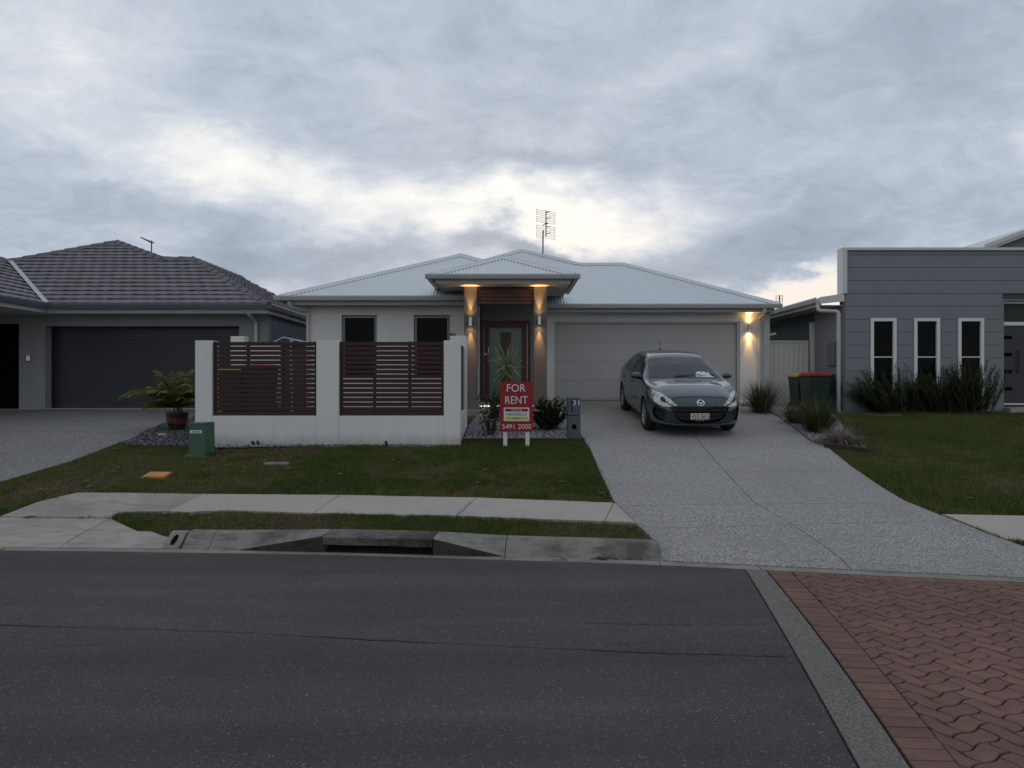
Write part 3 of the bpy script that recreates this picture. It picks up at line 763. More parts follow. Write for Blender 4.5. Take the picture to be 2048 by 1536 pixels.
# small cast outlet between the apron and the kerb
x0, x1 = -3.405, -3.245
oo = thing('kerb_outlet', 'pale cast adaptor with an oval drain hole set in the kerb face', 'drain outlet', (x0 + .09, float(lip(x0)) + .25, .03))
def op(x, hole=False): return [(FT, -.05), (FT, .010), (.29, .135), (.34, .14), (.34, .0)]
sweep('casting', x0, x1, lambda x: op(x), 'gutter', oo, .05)
hv = []
for k in range(16):
    t = 2*math.pi*k/16; s_ = .5 + .34*math.sin(t); xx = (x0 + x1)/2 + .028*math.cos(t) + .02*(s_-.5); L = float(lip(xx))
    hv.append((xx + .02, L + FT + (.15)*s_, .010 + .125*s_ + .003))
rawmesh('hole', hv, [tuple(range(16))], 'void', oo)

# paths, apron, driveways ---------------------------------------------------
def foot(x, d=.0): return (x, float(lip(x)) + FT + .004 + d)
PT = gps([(156,986),(406,988.5),(680,990.6),(953.5,996),(1233,1007)]); PBm = gps([(219,1037),(237,1026.5),(281,1023.5),(337,1023.4),(627,1027),(914,1032.5),(1209,1043.5),(1272,1047.5)])
path = bpy.data.objects.new('footpath', None); link(path, None, (0, 0, 0)); path['kind'] = 'structure'
def gapx(p, d): return (p[0] + d, p[1])
TPs = [(406,989),(680,991),(953.5,996.3),(1228,1006.5)]; BPs = [(337,1023.4),(627,1027),(914,1032.5),(1209,1043.5)]
tp, bp = gps(TPs), gps(BPs)
segs = [[gp(75,1005), gp(156,986), gp(260,986.5), gapx(tp[0], -.005), gapx(bp[0], -.005), gp(281,1023.5), gp(237,1026.5), gp(219,1036), gp(0,1033.5)]]
for i in range(3): segs.append([gapx(tp[i], .005), gapx(tp[i+1], -.005), gapx(bp[i+1], -.005), gapx(bp[i], .005)])
segs.append([gapx(tp[3], .005), gp(1233,1009.5), gp(1271,1047), gapx(bp[3], .005)])
x_l = [(-80,1029), (-300,1060)]
segs[0] = [gp(75,1005), gp(156,986), gp(260,986.5), gapx(tp[0], -.005), gapx(bp[0], -.005), gp(281,1023.5), gp(237,1026.5), gp(219,1036.2), gp(0,1034)]
for k, sgm in enumerate(segs): sheet('path_slab', sgm, .008 if k else .006, 'path' if k else 'apron', .3, path, kind=None)
# left crossover apron
ap = bpy.data.objects.new('driveway_apron', None); link(ap, None, (0, 0, 0)); ap['kind'] = 'structure'
a0 = gp(219,1037.6); jb = foot(xs(119, 6.93))
sheet('apron_slab', [gp(-420,1037), gp(0,1035.4), (a0[0] - .006, a0[1]), (jb[0] - .006, jb[1]), foot(-6.2), foot(-7.6)], .006, 'apron', .3, ap, kind=None)
sheet('apron_slab', [(a0[0] + .006, a0[1]), gp(275,1063.5), gp(304,1064.5), (-3.385, float(lip(-3.385)) + .335), foot(-3.402), (jb[0] + .006, jb[1])], .006, 'apron', .3, ap, kind=None)
# left aggregate driveway
LD = [gp(-420,1080), gp(-150,1015), gp(0,965), gp(141,923), gp(219,893), gp(266,876), gp(331,845), gp(388,833), (-6.2, 18.05), (-13.5, 18.05), (-13.5, 9)]
sheet('left_driveway', LD, .008, 'agg_dark', .35)
# main driveway: four panels
EL = gps([(1066,812),(1100,816),(1150,851),(1180,898),(1202.5,950),(1226,1000),(1234,1009),(1272,1047.5),(1311,1084.6)]) + [(1.345, float(lip(1.345)) + FT + .006)]
ER = gps([(1517,819),(1555,833),(1592,860),(1620,883),(1652,893),(1670,908),(1700,932),(1759,973),(1809,1003),(1874,1029.5),(1962,1064),(2048,1095)]) + [(4.95, float(lip(4.95)) + FT + .006)]
JL = [(3.15, 18.42), (3.22, 15.2)] + gps([(1389,873),(1418,908),(1461,956.6),(1508,1006),(1539,1025),(1595.5,1057.7),(1640,1088),(1656,1100)]) + [foot(2.91)]
drv = bpy.data.objects.new('driveway', None); link(drv, None, (0, 0, 0)); drv['kind'] = 'structure'
leftp = [(.45, 17.7), (.9, 18.42)] + [(x - .005, y) for x, y in JL] + [foot(x) for x in (2.4, 1.9)] + EL[::-1]
rightp = [(x + .005, y) for x, y in JL][::-1] + [(6.25, 18.42), (6.4, 18.0)] + ER + [foot(x) for x in (4.4, 3.8, 3.2)]
Y1, Y2, Y3 = gp(1340,944)[1], gp(1340,1012)[1], gp(1400,1056)[1]
for pl in (leftp, rightp):
    for (ya, yb) in ((Y1 + .004, 40), (Y2 + .004, Y1 - .004), (Y3 + .004, Y2 - .004), (0, Y3 - .004)):
        q = clip_half(clip_half(pl, 0, -1, -ya), 0, 1, yb)
        if len(q) > 2: sheet('driveway_panel', clean(q), .010, 'agg', .3, drv, kind=None)
sheet('driveway_base', [(.3, 17.9), (6.3, 17.9)] + ER + EL[::-1], -.012, 'seal', .4, skirt=0, kind='structure')
# right footpath
RP = gps([(1884,1030),(2048,1033),(2400,1040),(2400,1092),(2048,1082),(2010,1079)])
sheet('right_footpath', RP, .009, 'path', .3)
# beds
DPB = [gp(244,886), gp(268,877.5), gp(333,846.5), gp(388,835), (-5.40, 13.9), (-5.40, 12.05), gp(386,893), gp(250,892)]
WPB = [(-.84, 12.45), (1.22, 12.45)] + [e for e in EL[::-1] if 12.5 < e[1] < 17] + [(.55, 15.4), (-.7, 15.4), (-.84, 14.2)]
RPB = gps([(1517,818),(1555,832),(1592,859),(1620,882),(1652,892),(1735,900),(1715,880),(1690,860),(1668,830)]) + [(7.2, 17.6), (6.5, 18.4), (6.3, 18.3)]
stones('river_pebbles', [DPB], 1500, .014, .036, 'stone_dark', .0, seed=3)
stones('white_pebbles', [WPB], 2600, .008, .022, 'stone_white', .01, seed=4)
stones('white_pebbles', [RPB], 2600, .008, .022, 'stone_white', .01, seed=5)
FS = [(-5.05, 11.99), (-.95, 11.99), (-.95, 11.965), (-2.2, 11.94), (-3.3, 11.93), (-3.8, 11.86), (-4.4, 11.74), (-5.05, 11.68)]
stones('white_pebbles', [FS], 2600, .010, .024, 'stone_white', .004, seed=6)
# grass blades -------------------------------------------------------------
EX = [FS, LD, leftp, rightp, DPB, RPB, WPB, RP] + segs + [[gp(-420,1037), a0, gp(275,1063.5), (-3.25, float(lip(-3.25)) + .33), foot(-3.25), foot(-7.6)],
      [(-5.36, 11.99), (-.84, 11.99), (-.84, 25), (-5.36, 25)], [(-.9, 12.42), (1.28, 12.42), (1.28, 18), (-.9, 18)], [(-14, 18), (-5.36, 18), (-5.36, 26), (-14, 26)], [(-5.36,13.2),(-6.4,13.3),(-6.4,30),(-5,30)],
      [(7.9, 16.95), (20, 16.95), (20, 30), (7.9, 30)], [(6.2,18),(8,18),(8,30),(6.2,30)]]
def grass(name, x0, x1, y0, y1, dens, hh, w, seed, lo=None):
    r = np.random.default_rng(seed); N = int((x1-x0)*(y1-y0)*dens); X = r.uniform(x0, x1, N); Y = r.uniform(y0, y1, N)
    keep = (Y > lip(X) + KB + .015) & (np.abs(X) < .76*Y + .6)
    for e in EX: keep &= ~pip(e, X, Y)
    patch = vnoise(X, Y, .9, 1)*.45 + vnoise(X, Y, 2.3, 2)*.33 + vnoise(X, Y, 6, 3)*.22
    bare = smooth01((patch - .46)/.16)
    # worn places: along the left driveway, below the fence, beside the sleeper, verge near the inlet
    def spot(cx, cy, rx, ry, a): 
        return a*np.exp(-(((X-cx)/rx)**2 + ((Y-cy)/ry)**2))
    bare = bare*.62 + spot(-5.6, 10.2, 1.5, 1.2, .9) + spot(-2.6, 11.3, 1.6, .5, .35) + spot(-2.0, 7.35, .55, .25, .9) + spot(5.6, 10.6, .9, .5, .9) + spot(6.2, 8.9, 1.2, .5, .5) + spot(-.4, 9.9, 1.3, .5, .25) - spot(.6, 10.8, 1.0, 1.2, .7) - spot(7.5, 14, 2.5, 2, .5) - spot(-3.9, 9.9, 1.0, .5, .5)
    if seed == 13: bare = bare*.65; patch = patch*.9 + .20
    bare = np.clip(bare, 0, 1)
    keep &= r.uniform(0, 1, N) > bare*.70
    X, Y, bare, patch = X[keep], Y[keep], bare[keep], patch[keep]; n = len(X)
    Z = G(X, Y) - .022
    H = hh*r.uniform(.45, 1.25, n)*(1 - .55*bare)*(1 + .6*(vnoise(X, Y, 14, 5) - .5)); a = r.uniform(0, 6.28, n); ln = r.uniform(.1, .95, n)*H
    ww = w*r.uniform(.6, 1.4, n); px_, py_ = np.cos(a), np.sin(a); b = r.uniform(0, 6.28, n)
    V = np.zeros((n, 3, 3)); V[:, 0] = np.stack([X - px_*ww/2, Y - py_*ww/2, Z], 1); V[:, 1] = np.stack([X + px_*ww/2, Y + py_*ww/2, Z], 1)
    V[:, 2] = np.stack([X + np.cos(b)*ln, Y + np.sin(b)*ln, Z + H], 1)
    clump = vnoise(X, Y, 14, 5) - .5; tint = np.clip(.10 + .34*patch + .25*clump + r.normal(0, .18, n) + .60*bare*r.uniform(.3, 1.1, n), 0, 1)
    tint = np.where(r.uniform(0, 1, n) < .05, np.clip(tint + .4, 0, 1), tint)
    Fc = np.arange(n*3).reshape(-1, 3)
    o = fastmesh(name, V.reshape(-1, 3), Fc, 'grass', None, np.repeat(tint, 3)); o['kind'] = 'stuff'; return n
def tufts(seed=77):
    """ragged longer blades and small weeds along slab edges and through the lawn"""
    r = np.random.default_rng(seed); Rb = Ribbons()
    lines = [[gp(*p) for p in ((75,1005),(156,986),(406,988.5),(680,990.6),(953.5,996),(1228,1006.5))], [gp(*p) for p in ((219,1037),(240,1026.5),(337,1023.6),(627,1027.5),(914,1033),(1209,1044),(1272,1047.5))],
             [gp(*p) for p in ((0,965),(141,923),(219,893),(250,884))], [e for e in EL if e[1] < 12.3], [e for e in ER if e[1] < 12.2], [(x, float(lip(x)) + KB + .01) for x in (-3.2, -2.6, -1.8, -.8, 0, 1.3)],
             [(-5.0, 11.66), (-4.2, 11.72), (-3.3, 11.9), (-2.2, 11.92), (-.9, 11.95)], [gp(*p) for p in ((0,1035),(110,1036),(219,1037))]]
    for li, L in enumerate(lines):
        for a, b in zip(L[:-1], L[1:]):
            n = int(math.hypot(b[0]-a[0], b[1]-a[1])*(95 if li < 7 else 30))
            for k in range(n):
                if vnoise(np.array([a[0] + k*.03]), np.array([a[1] + li]), 3, 9)[0] < .42: continue
                t = r.uniform(); x = a[0] + (b[0]-a[0])*t + r.normal(0, .02); y = a[1] + (b[1]-a[1])*t + r.normal(0, .02); an = r.uniform(0, 6.28)
                Rb.leaf((x, y, g(x, y) - .005), (math.cos(an)*1.2, math.sin(an)*1.2, 1), (0, 0, 1), r.uniform(.04, .10), .006, .9, float(np.clip(r.normal(.38, .2), 0, 1)), 3, 0)
    o = Rb.build('edge_grass', 'grass', None, 'stuff'); Rb = Ribbons()
    for k in range(150):
        x, y = (r.uniform(-6.5, 1.5), r.uniform(7.4, 11.9)) if k < 95 else (r.uniform(5, 11), r.uniform(8, 16))
        if any(pip(e, np.array([x]), np.array([y]))[0] for e in EX): continue
        s = r.uniform(.03, .07); tn = float(r.uniform(0, 1))
        for j in range(9): an = j*.7 + r.uniform(-.2, .2); Rb.leaf((x, y, g(x, y) + .015), (math.cos(an), math.sin(an), r.uniform(.2, .8)), (0, 0, 1), s*r.uniform(.7, 1.2), s*.35, .5, tn, 3, 1.0)
    o = Rb.build('lawn_weeds', 'weed', None, 'stuff')
tufts()
n1 = grass('lawn_grass', -9.5, 1.9, 7.6, 12.45, 9500, .052, .008, 11)
n2 = grass('verge_grass', -4.2, 1.6, 6.6, 8.2, 15000, .040, .006, 12)
n3 = grass('neighbour_lawn_grass', 3.9, 13, 6.0, 17.2, 6200, .062, .010, 13)
print('grass', n1, n2, n3)
# ================================================================== buildings
def wall_holes(x0, x1, z0, z1, y0, y1, holes):
    """wall slab in x-z with rectangular holes, built without overlapping pieces"""
    X = sorted({x0, x1, *[h[0] for h in holes], *[h[1] for h in holes]}); Z = sorted({z0, z1, *[h[2] for h in holes], *[h[3] for h in holes]})
    mb = MB(); inside = lambda a, b: any(h[0] < a < h[1] and h[2] < b < h[3] for h in holes)
    solid = {}
    for i in range(len(X)-1):
        for j in range(len(Z)-1): solid[i, j] = not inside((X[i]+X[i+1])/2, (Z[j]+Z[j+1])/2)
    for (i, j), s in solid.items():
        if not s: continue
        a, b, c, d = X[i], X[i+1], Z[j], Z[j+1]
        mb.add([(a,y0,c),(b,y0,c),(b,y0,d),(a,y0,d)], [(0,1,2,3)]); mb.add([(a,y1,c),(b,y1,c),(b,y1,d),(a,y1,d)], [(3,2,1,0)])
        if not solid.get((i-1, j), False): mb.add([(a,y0,c),(a,y1,c),(a,y1,d),(a,y0,d)], [(3,2,1,0)])
        if not solid.get((i+1, j), False): mb.add([(b,y0,c),(b,y1,c),(b,y1,d),(b,y0,d)], [(0,1,2,3)])
        if not solid.get((i, j-1), False): mb.add([(a,y0,c),(b,y0,c),(b,y1,c),(a,y1,c)], [(3,2,1,0)])
        if not solid.get((i, j+1), False): mb.add([(a,y0,d),(b,y0,d),(b,y1,d),(a,y1,d)], [(0,1,2,3)])
    return mb
def vrange(poly, u):
    vs = []; n = len(poly)
    for i in range(n):
        (a, b), (c, d) = poly[i], poly[(i+1) % n]
        if (a <= u <= c) or (c <= u <= a):
            if abs(a-c) < 1e-9: vs += [b, d]
            else: vs.append(b + (d-b)*(u-a)/(c-a))
    return (min(vs), max(vs)) if vs else None
def corrugated(name, pts, eave, mat, parent, pitch=.076, amp=.0085, div=6):
    """pts: planar polygon; eave: world direction along the eave. One quad per slice, ribs run up the slope"""
    P = [Vector(p) for p in pts]; n = (P[1]-P[0]).cross(P[-1]-P[0]).normalized()
    if n.z < 0: n = -n
    ud = Vector(eave).normalized(); vd = n.cross(ud).normalized()
    if vd.z < 0: vd = -vd
    o = P[0]; poly = [((p-o).dot(ud), (p-o).dot(vd)) for p in P]
    u0, u1 = min(p[0] for p in poly), max(p[0] for p in poly); N = int((u1-u0)/pitch*div); V = []; Fc = []; last = None
    for i in range(N + 1):
        u = u0 + 1e-5 + (u1-u0-2e-5)*i/N; r = vrange(poly, u)
        if r is None: last = None; continue
        h = amp*math.cos(2*math.pi*(u0 + (u1-u0)*i/N)/pitch); k = len(V)
        for v_ in r: V.append(tuple(o + ud*u + vd*v_ + n*h))
        if last is not None: Fc.append((last, k, k+1, last+1))
        last = k
    ob = rawmesh(name, V, Fc, mat, parent, smooth=True); return ob
def capping(name, p, q, n1, n2, mat, parent, w=.15, lift=.014):
    p, q = Vector(p), Vector(q); d = (q-p).normalized(); ups = Vector((0, 0, 1)); mb = MB()
    sides = []
    for n in (Vector(n1).normalized(), Vector(n2).normalized()):
        s = d.cross(n).normalized()
        if s.z > 0: s = -s
        sides.append((s, n))
    rows = []
    for c in (p - d*.02, q + d*.02):
        a = c + sides[0][0]*w + sides[0][1]*lift; b = c + sides[1][0]*w + sides[1][1]*lift
        a0 = c + sides[0][0]*.03 + sides[0][1]*(lift+.006); b0 = c + sides[1][0]*.03 + sides[1][1]*(lift+.006)
        top = c + ups*(lift + .03); rows.append([a - sides[0][1]*.006, a, a0, top, b0, b, b - sides[1][1]*.006])
    V = [tuple(x) for r in rows for x in r]; m = 7
    return rawmesh(name, V, [(i, i+1, m+i+1, m+i) for i in range(m-1)], mat, parent, smooth=False)
def gutter_run(parent, mat, p, q, out, h=.10, d=.115):
    """box gutter with rolled lip, between p and q (top outer line is p-q + out*d)"""
    p, q, out = Vector(p), Vector(q), Vector(out); up = Vector((0, 0, 1)); prof = [(0, -h), (0, 0), (.006, 0), (.006, -h+.008), (d*.75, -h+.008), (d-.01, -.012), (d-.016, .004), (d, .006), (d+.002, -.02), (d*.80, -h)]
    V = []
    for c in (p, q):
        for a, b in prof: V.append(tuple(c + out*a + up*b))
    m = len(prof); Fc = [(i, (i+1) % m, (i+1) % m + m, i + m) for i in range(m)]
    if (q-p).cross(out).z > 0: Fc = [f[::-1] for f in Fc]
    return rawmesh('gutter', V, Fc + [tuple(range(m)), tuple(range(m, 2*m))], mat, parent)
def downpipe(parent, mat, pts, r=.042):
    P = [Vector(p) for p in pts]; out = [P[0]]
    for i in range(1, len(P)-1):
        a = (P[i-1]-P[i]).normalized(); b = (P[i+1]-P[i]).normalized(); rr = .07
        for t in (0, .25, .5, .75, 1): out.append(P[i] + a*rr*(1-t)**2 + b*rr*t**2)
    out.append(P[-1]); mb = MB(); mb.tube(out, r, 12); return mb.build('downpipe', mat, parent, smooth=False)
def spot(name, parent, loc, down, power, angle, color=(1, .58, .22)):
    l = bpy.data.lights.new(name, 'SPOT'); l.energy = power; l.spot_size = R(angle); l.spot_blend = .9; l.color = color; l.shadow_soft_size = .02
    o = bpy.data.objects.new(name, l); link(o, parent); o.location = Vector(loc) - WL[parent.name]; o.rotation_euler = (0 if down else math.pi, 0, 0); return o
def updown_lamp(x, ywall, z, label, pu=5, pd=5, h=.16, sp=.07):
    t = thing('wall_light', label, 'wall light', (x, ywall, z), 'up and down wall lights')
    MB().box(x-.03, x+.03, ywall-.03, ywall-.001, z-.04, z+.04).build('bracket', 'steel', t)
    c = (x, ywall-.075, z); MB().lathe([(.040, -h/2), (.040, h/2), (.034, h/2), (.034, h/2-.02)], c, 20).lathe([(.034, -h/2+.02), (.034, -h/2), (.040, -h/2)], c, 20).build('housing', 'steel', t, smooth=False)
    for s in (-1, 1):
        MB().lathe([(.0005, 0), (.033, 0)], (x, ywall-.075, z + s*(h/2-.018)), 16).build('lens', 'lamp_hot', t)
        # reflector throws a narrow beam plus a little wide spill
        spot('beam', t, (x, ywall-.052, z + s*(h/2+.004)), s < 0, (pd if s < 0 else pu), 40)
        spot('spill', t, (x, ywall-.075, z + s*(h/2+.004)), s < 0, (pd if s < 0 else pu)*sp, 120)
    return t
def window(parent, x0, x1, z0, z1, y, fmat, fw=.05, fd=.09, mull=None, blind=None, depth=.5):
    """y = outer face of frame; frame ring, pane, dark room box behind"""
    f = wall_holes(x0, x1, z0, z1, y, y + fd, [(x0+fw, x1-fw, z0+fw, z1-fw)]).build('window', fmat, parent)
    if mull: MB().box(x0+fw, x1-fw, y+.02, y+.05, mull-.012, mull+.012).build('mullion', fmat, f)
    MB().box(x0+fw, x1-fw, y+.055, y+.061, z0+fw, z1-fw).build('pane', 'glass', f)
    if blind: MB().box(x0+fw, x1-fw, y+.13, y+.14, blind, z1-.02).build('blind', 'blind', f)
    a, b, c, d, e, g_ = x0-.02, x1+.02, y+fd+.13, y+fd+.16+depth, z0-.02, z1+.02
    MB().add([(a,c,e),(b,c,e),(b,d,e),(a,d,e),(a,c,g_),(b,c,g_),(b,d,g_),(a,d,g_)], [(0,1,2,3),(4,7,6,5),(3,2,6,7),(0,3,7,4),(1,5,6,2)]).build('room_interior', 'room', f)
    return f

# ------------------------------------------------------------------ the house in the middle
H = thing('rental_house', 'single-storey white rendered house with pale corrugated steel hip roof and timber-slatted porch', 'house', (.7, 18, 1.17))
EZ, SL = 3.62, .455
YW, YG, YL = 16.30, 17.95, 16.75      # bedroom eave, garage eave, bedroom wall
plane = lambda y: EZ + SL*(y - YG)
apex = (.325, 23.08, plane(23.08)); r1 = (2.058, 21.49, plane(21.49)); r2 = (3.39, 21.49, plane(21.49))
roof = MB(); 
# backing deck just under the sheets keeps the roof solid
wa = (-1.45, 20.18, 5.27)
Aw, Bw = (-5.33, YW, EZ), (-.72, YW, EZ)
wt = (5.27 - EZ)/(20.18 - YW); wz = lambda y: EZ + wt*(y - YW)
deck = MB()
dz = .03
def low(pts): return [(a, b, c - dz) for a, b, c in pts]
mainp = [(-.98, YG, EZ), (6.78, YG, EZ), r2, r1, apex, (-1.7, 21.05, plane(21.05)), (-.98, 21.0, plane(21.0))]
mainp = [(-1.7, YG, EZ), (6.78, YG, EZ), r2, r1, apex, (-1.7, apex[1] - (apex[0]+1.7), plane(apex[1] - (apex[0]+1.7)))]
Yv = wa[1] + (-.72 + 1.45)*-1
wingf = [Aw, Bw, (-.72, wa[1] - .73, wz(wa[1] - .73)), wa]
rightp_ = [(6.78, YG, EZ), (6.78, 25.0, EZ), (3.39, 21.5, r2[2]), r2]
rightp_ = [(6.78, YG, EZ), (6.78, 25.03, EZ), r2]
leftp_ = [(-5.33, 27.0, EZ), Aw, wa, (-1.45, 27.0, 5.27)]
wingr = [wa, (-.72, wa[1]-.73, wz(wa[1]-.73)), (-.72, 27, wz(wa[1]-.73)), (-1.45, 27, 5.27)]
roofo = bpy.data.objects.new('roof', None); link(roofo, H, (.7, 18, 1.17))
def flatface(pts):
    deck.add(low(pts), [tuple(range(len(pts)))])
for p in (mainp, wingf, rightp_, leftp_, wingr): flatface(p)
flatface([r1, r2, (6.78, 25.03, EZ), (2.1, 25.03, EZ)]); flatface([apex, r1, (6.3, 29.1, EZ), (.325, 29, EZ+.5)]); flatface([apex, (-4.0, 18.8+8.6, EZ+.3), (.325, 29, EZ+.5)])
flatface([(-1.7, apex[1]-2.025, plane(apex[1]-2.025)), apex, (-4.2, 27.4, EZ + .4)])
deck.build('roof_deck', 'roof', roofo)
corrugated('roof_sheet', mainp, (1, 0, 0), 'roof', roofo); corrugated('roof_sheet', wingf, (1, 0, 0), 'roof', roofo)
corrugated('roof_sheet', rightp_, (0, 1, 0), 'roof', roofo); corrugated('roof_sheet', leftp_, (0, 1, 0), 'roof', roofo)
corrugated('roof_sheet', wingr, (0, 1, 0), 'roof', roofo)
nf = (0, -SL, 1); nr = (SL, 0, 1); nl = (-SL, 0, 1); nb = (0, SL, 1)
for p, q, a, b in ((Aw, wa, nf, nl), (wa, (-.72, wa[1]-.73, wz(wa[1]-.73)), nf, nr), (r2, (6.78, YG, EZ), nf, nr), (r1, r2, nf, nb), (apex, r1, nf, nr), (mainp[-1], apex, nf, nl), (wa, (-1.45, 27, 5.27), nl, nr)):
    capping('hip_capping', p, q, a, b, 'roof', roofo)
# porch roof
PX0, PX1, PY, PZ = -1.72, 1.33, 15.10, 3.93
pa = (-.195, PY + 1.525, PZ + 1.525*.425)
pr = bpy.data.objects.new('porch_roof', None); link(pr, H, (.7, 18, 1.17))
pf = [(PX0, PY, PZ), (PX1, PY, PZ), pa]; pR = [(PX1, PY, PZ), (PX1, 18.62, PZ), (-.195, 20.0, pa[2]), pa]; pL = [(PX0, 18.62, PZ), (PX0, PY, PZ), pa, (-.195, 20.0, pa[2])]
corrugated('roof_sheet', pf, (1, 0, 0), 'roof', pr); corrugated('roof_sheet', pR, (0, 1, 0), 'roof', pr); corrugated('roof_sheet', pL, (0, 1, 0), 'roof', pr)
dk = MB(); [dk.add([(a, b, c-.03) for a, b, c in p], [tuple(range(len(p)))]) for p in (pf, pR, pL)]; dk.build('roof_deck', 'roof', pr)
for p, q, a, b in (((PX0, PY, PZ), pa, nf, nl), (pa, (PX1, PY, PZ), nf, nr), (pa, (-.195, 20.0, pa[2]), nl, nr)): capping('hip_capping', p, q, a, b, 'roof', pr)
# porch box: gutters, fascia, soffit
gutter_run(pr, 'gutter_metal', (PX0-.115, PY, PZ-.005), (PX1+.115, PY, PZ-.005), (0, -1, 0), .09); gutter_run(pr, 'gutter_metal', (PX1, PY+.002, PZ-.005), (PX1, 17.7, PZ-.005), (1, 0, 0), .09); gutter_run(pr, 'gutter_metal', (PX0, 17.7, PZ-.005), (PX0, PY+.002, PZ-.005), (-1, 0, 0), .09)
fz0, fz1 = 3.742, PZ - .02
MB().box(PX0+.08, PX1-.08, PY+.05, PY+.08, fz0, fz1).box(PX0+.08, PX0+.11, PY+.08, 17.35, fz0, fz1).box(PX1-.11, PX1-.08, PY+.08, 17.35, fz0, fz1).build('fascia', 'fascia', pr)
MB().box(PX0+.11, PX1-.11, PY+.08, 17.33, fz0+.006, fz0+.02).build('porch_soffit', 'soffit', pr)
# eaves of the main roof
soz = 3.44
gutter_run(H, 'gutter_metal', (-5.445, YW, EZ-.005), (-1.08, YW, EZ-.005), (0, -1, 0)); gutter_run(H, 'gutter_metal', (.78, YG, EZ-.005), (6.80, YG, EZ-.005), (0, -1, 0)); gutter_run(H, 'gutter_metal', (-5.33, 27, EZ-.005), (-5.33, YW+.002, EZ-.005), (-1, 0, 0))
MB().box(-5.20, -1.06, YW+.06, YW+.09, soz-.015, EZ-.03).box(.30, 6.66, YG+.06, YG+.09, soz-.015, EZ-.03).box(-5.20, -5.17, YW+.09, 27, soz-.015, EZ-.03).box(6.63, 6.66, YG+.09, 25, soz-.015, EZ-.03).build('fascia', 'fascia', H)
MB().box(-5.17, -.80, YW+.09, YL+.05, soz, soz+.012).box(.32, 6.62, YG+.09, 18.45, soz, soz+.012).box(-5.17, -4.74, YL+.06, 27, soz, soz+.012).build('eave_soffit', 'soffit', H)
# walls
wx = lambda px: xs(px, YL); FLZ = 1.17
w1 = (wx(683), wx(753.5), 1.75, zs(630, YL)); w2 = (wx(827.5), wx(899.5), 1.75, zs(630, YL))
wall_holes(-4.77, -.80, .72, soz, YL, YL+.22, [w1, w2]).build('bedroom_wall', 'wall_white', H)
MB().box(-4.77, -4.56, YL+.222, 28, .72, soz).box(-1.02, -.80, YL+.222, 17.9, .9, soz+.3).build('side_wall', 'wall_white', H)
gx0, gx1, gz1 = xs(1108, 18.4), xs(1480, 18.4), zs(643, 18.4)
wall_holes(.80, 6.60, .8, soz, 18.40, 18.60, [(gx0, gx1, .5, gz1)]).build('garage_wall', 'wall_white', H)
MB().box(6.40, 6.60, 18.602, 28, .8, soz).build('side_wall', 'wall_white', H)
dx0, dx1, dzt = xs(962, 17.7), xs(1061, 17.7), zs(641, 17.7)
wall_holes(-.80, .80, 1.0, 3.72, 17.70, 17.86, [(dx0, dx1, .5, dzt)]).build('porch_wall', 'porch_wall', H)
MB().box(.62, .80, 17.872, 18.60, 1.0, 3.70).build('porch_return', 'wall_white', H)
window(H, w1[0]+.012, w1[1]-.012, w1[2]+.01, w1[3]-.012, YL+.05, 'alu_grey', .055, blind=zs(664, YL)); window(H, w2[0]+.012, w2[1]-.012, w2[2]+.01, w2[3]-.012, YL+.05, 'alu_grey', .055, blind=zs(664, YL))
# garage door: four wide panels in a metal frame
gd = wall_holes(gx0, gx1, FLZ-.02, gz1, 18.45, 18.50, [(gx0+.035, gx1-.06, FLZ-.1, gz1-.04)]).build('garage_door', 'gutter_metal', H)
ph = (gz1 - .04 - FLZ - .01)/4
for k in range(4): box('door_panel', 'garage', gd, gx0+.037, gx1-.062, 18.52, 18.56, FLZ+.01+ph*k+.0015, FLZ+.01+ph*(k+1)-.0015, .004)
MB().box(gx0, gx1, 18.565, 18.6, FLZ-.1, gz1).build('door_backing', 'alu_grey', gd)
MB().box(gx0+.04, gx1-.06, 18.515, 18.55, FLZ-.012, FLZ+.009).build('door_seal', 'black', gd)
# porch slab, landing, pillars
ps = MB().box(-1.25, 1.0, 15.45, 16.55, .70, 1.03).build('porch_slab', 'agg', H)
MB().box(-.80, .80, 16.552, 17.70, .75, 1.155).build('landing', 'agg', H)
MB().box(-.76, .62, 16.535, 16.549, 1.075, 1.098).build('step_strip', 'strip', H)  # thin emissive strip across the front of the landing
for a, b in ((xs(928, 15.6), xs(954.5, 15.6)), (xs(1067.5, 15.6), xs(1094, 15.6))):
    box('pillar', 'pillar', H, a, b, 15.60, 15.90, .95, fz0+.004, .004)
sx0, sx1 = xs(954.5, 15.6)+.004, xs(1067.5, 15.6)-.004
pitch = .0775
for k in range(5): box('porch_slat', 'merbau2', H, sx0, sx1, 15.66, 15.70, fz0 - .066 - pitch*k, fz0 - .066 - pitch*k + .064, .003)
MB().box(sx0+.002, sx0+.05, 15.702, 15.74, fz0-.39, fz0).build('slat_batten', 'merbau2', H); MB().box(sx1-.05, sx1-.002, 15.702, 15.74, fz0-.39, fz0).build('slat_batten', 'merbau2', H)
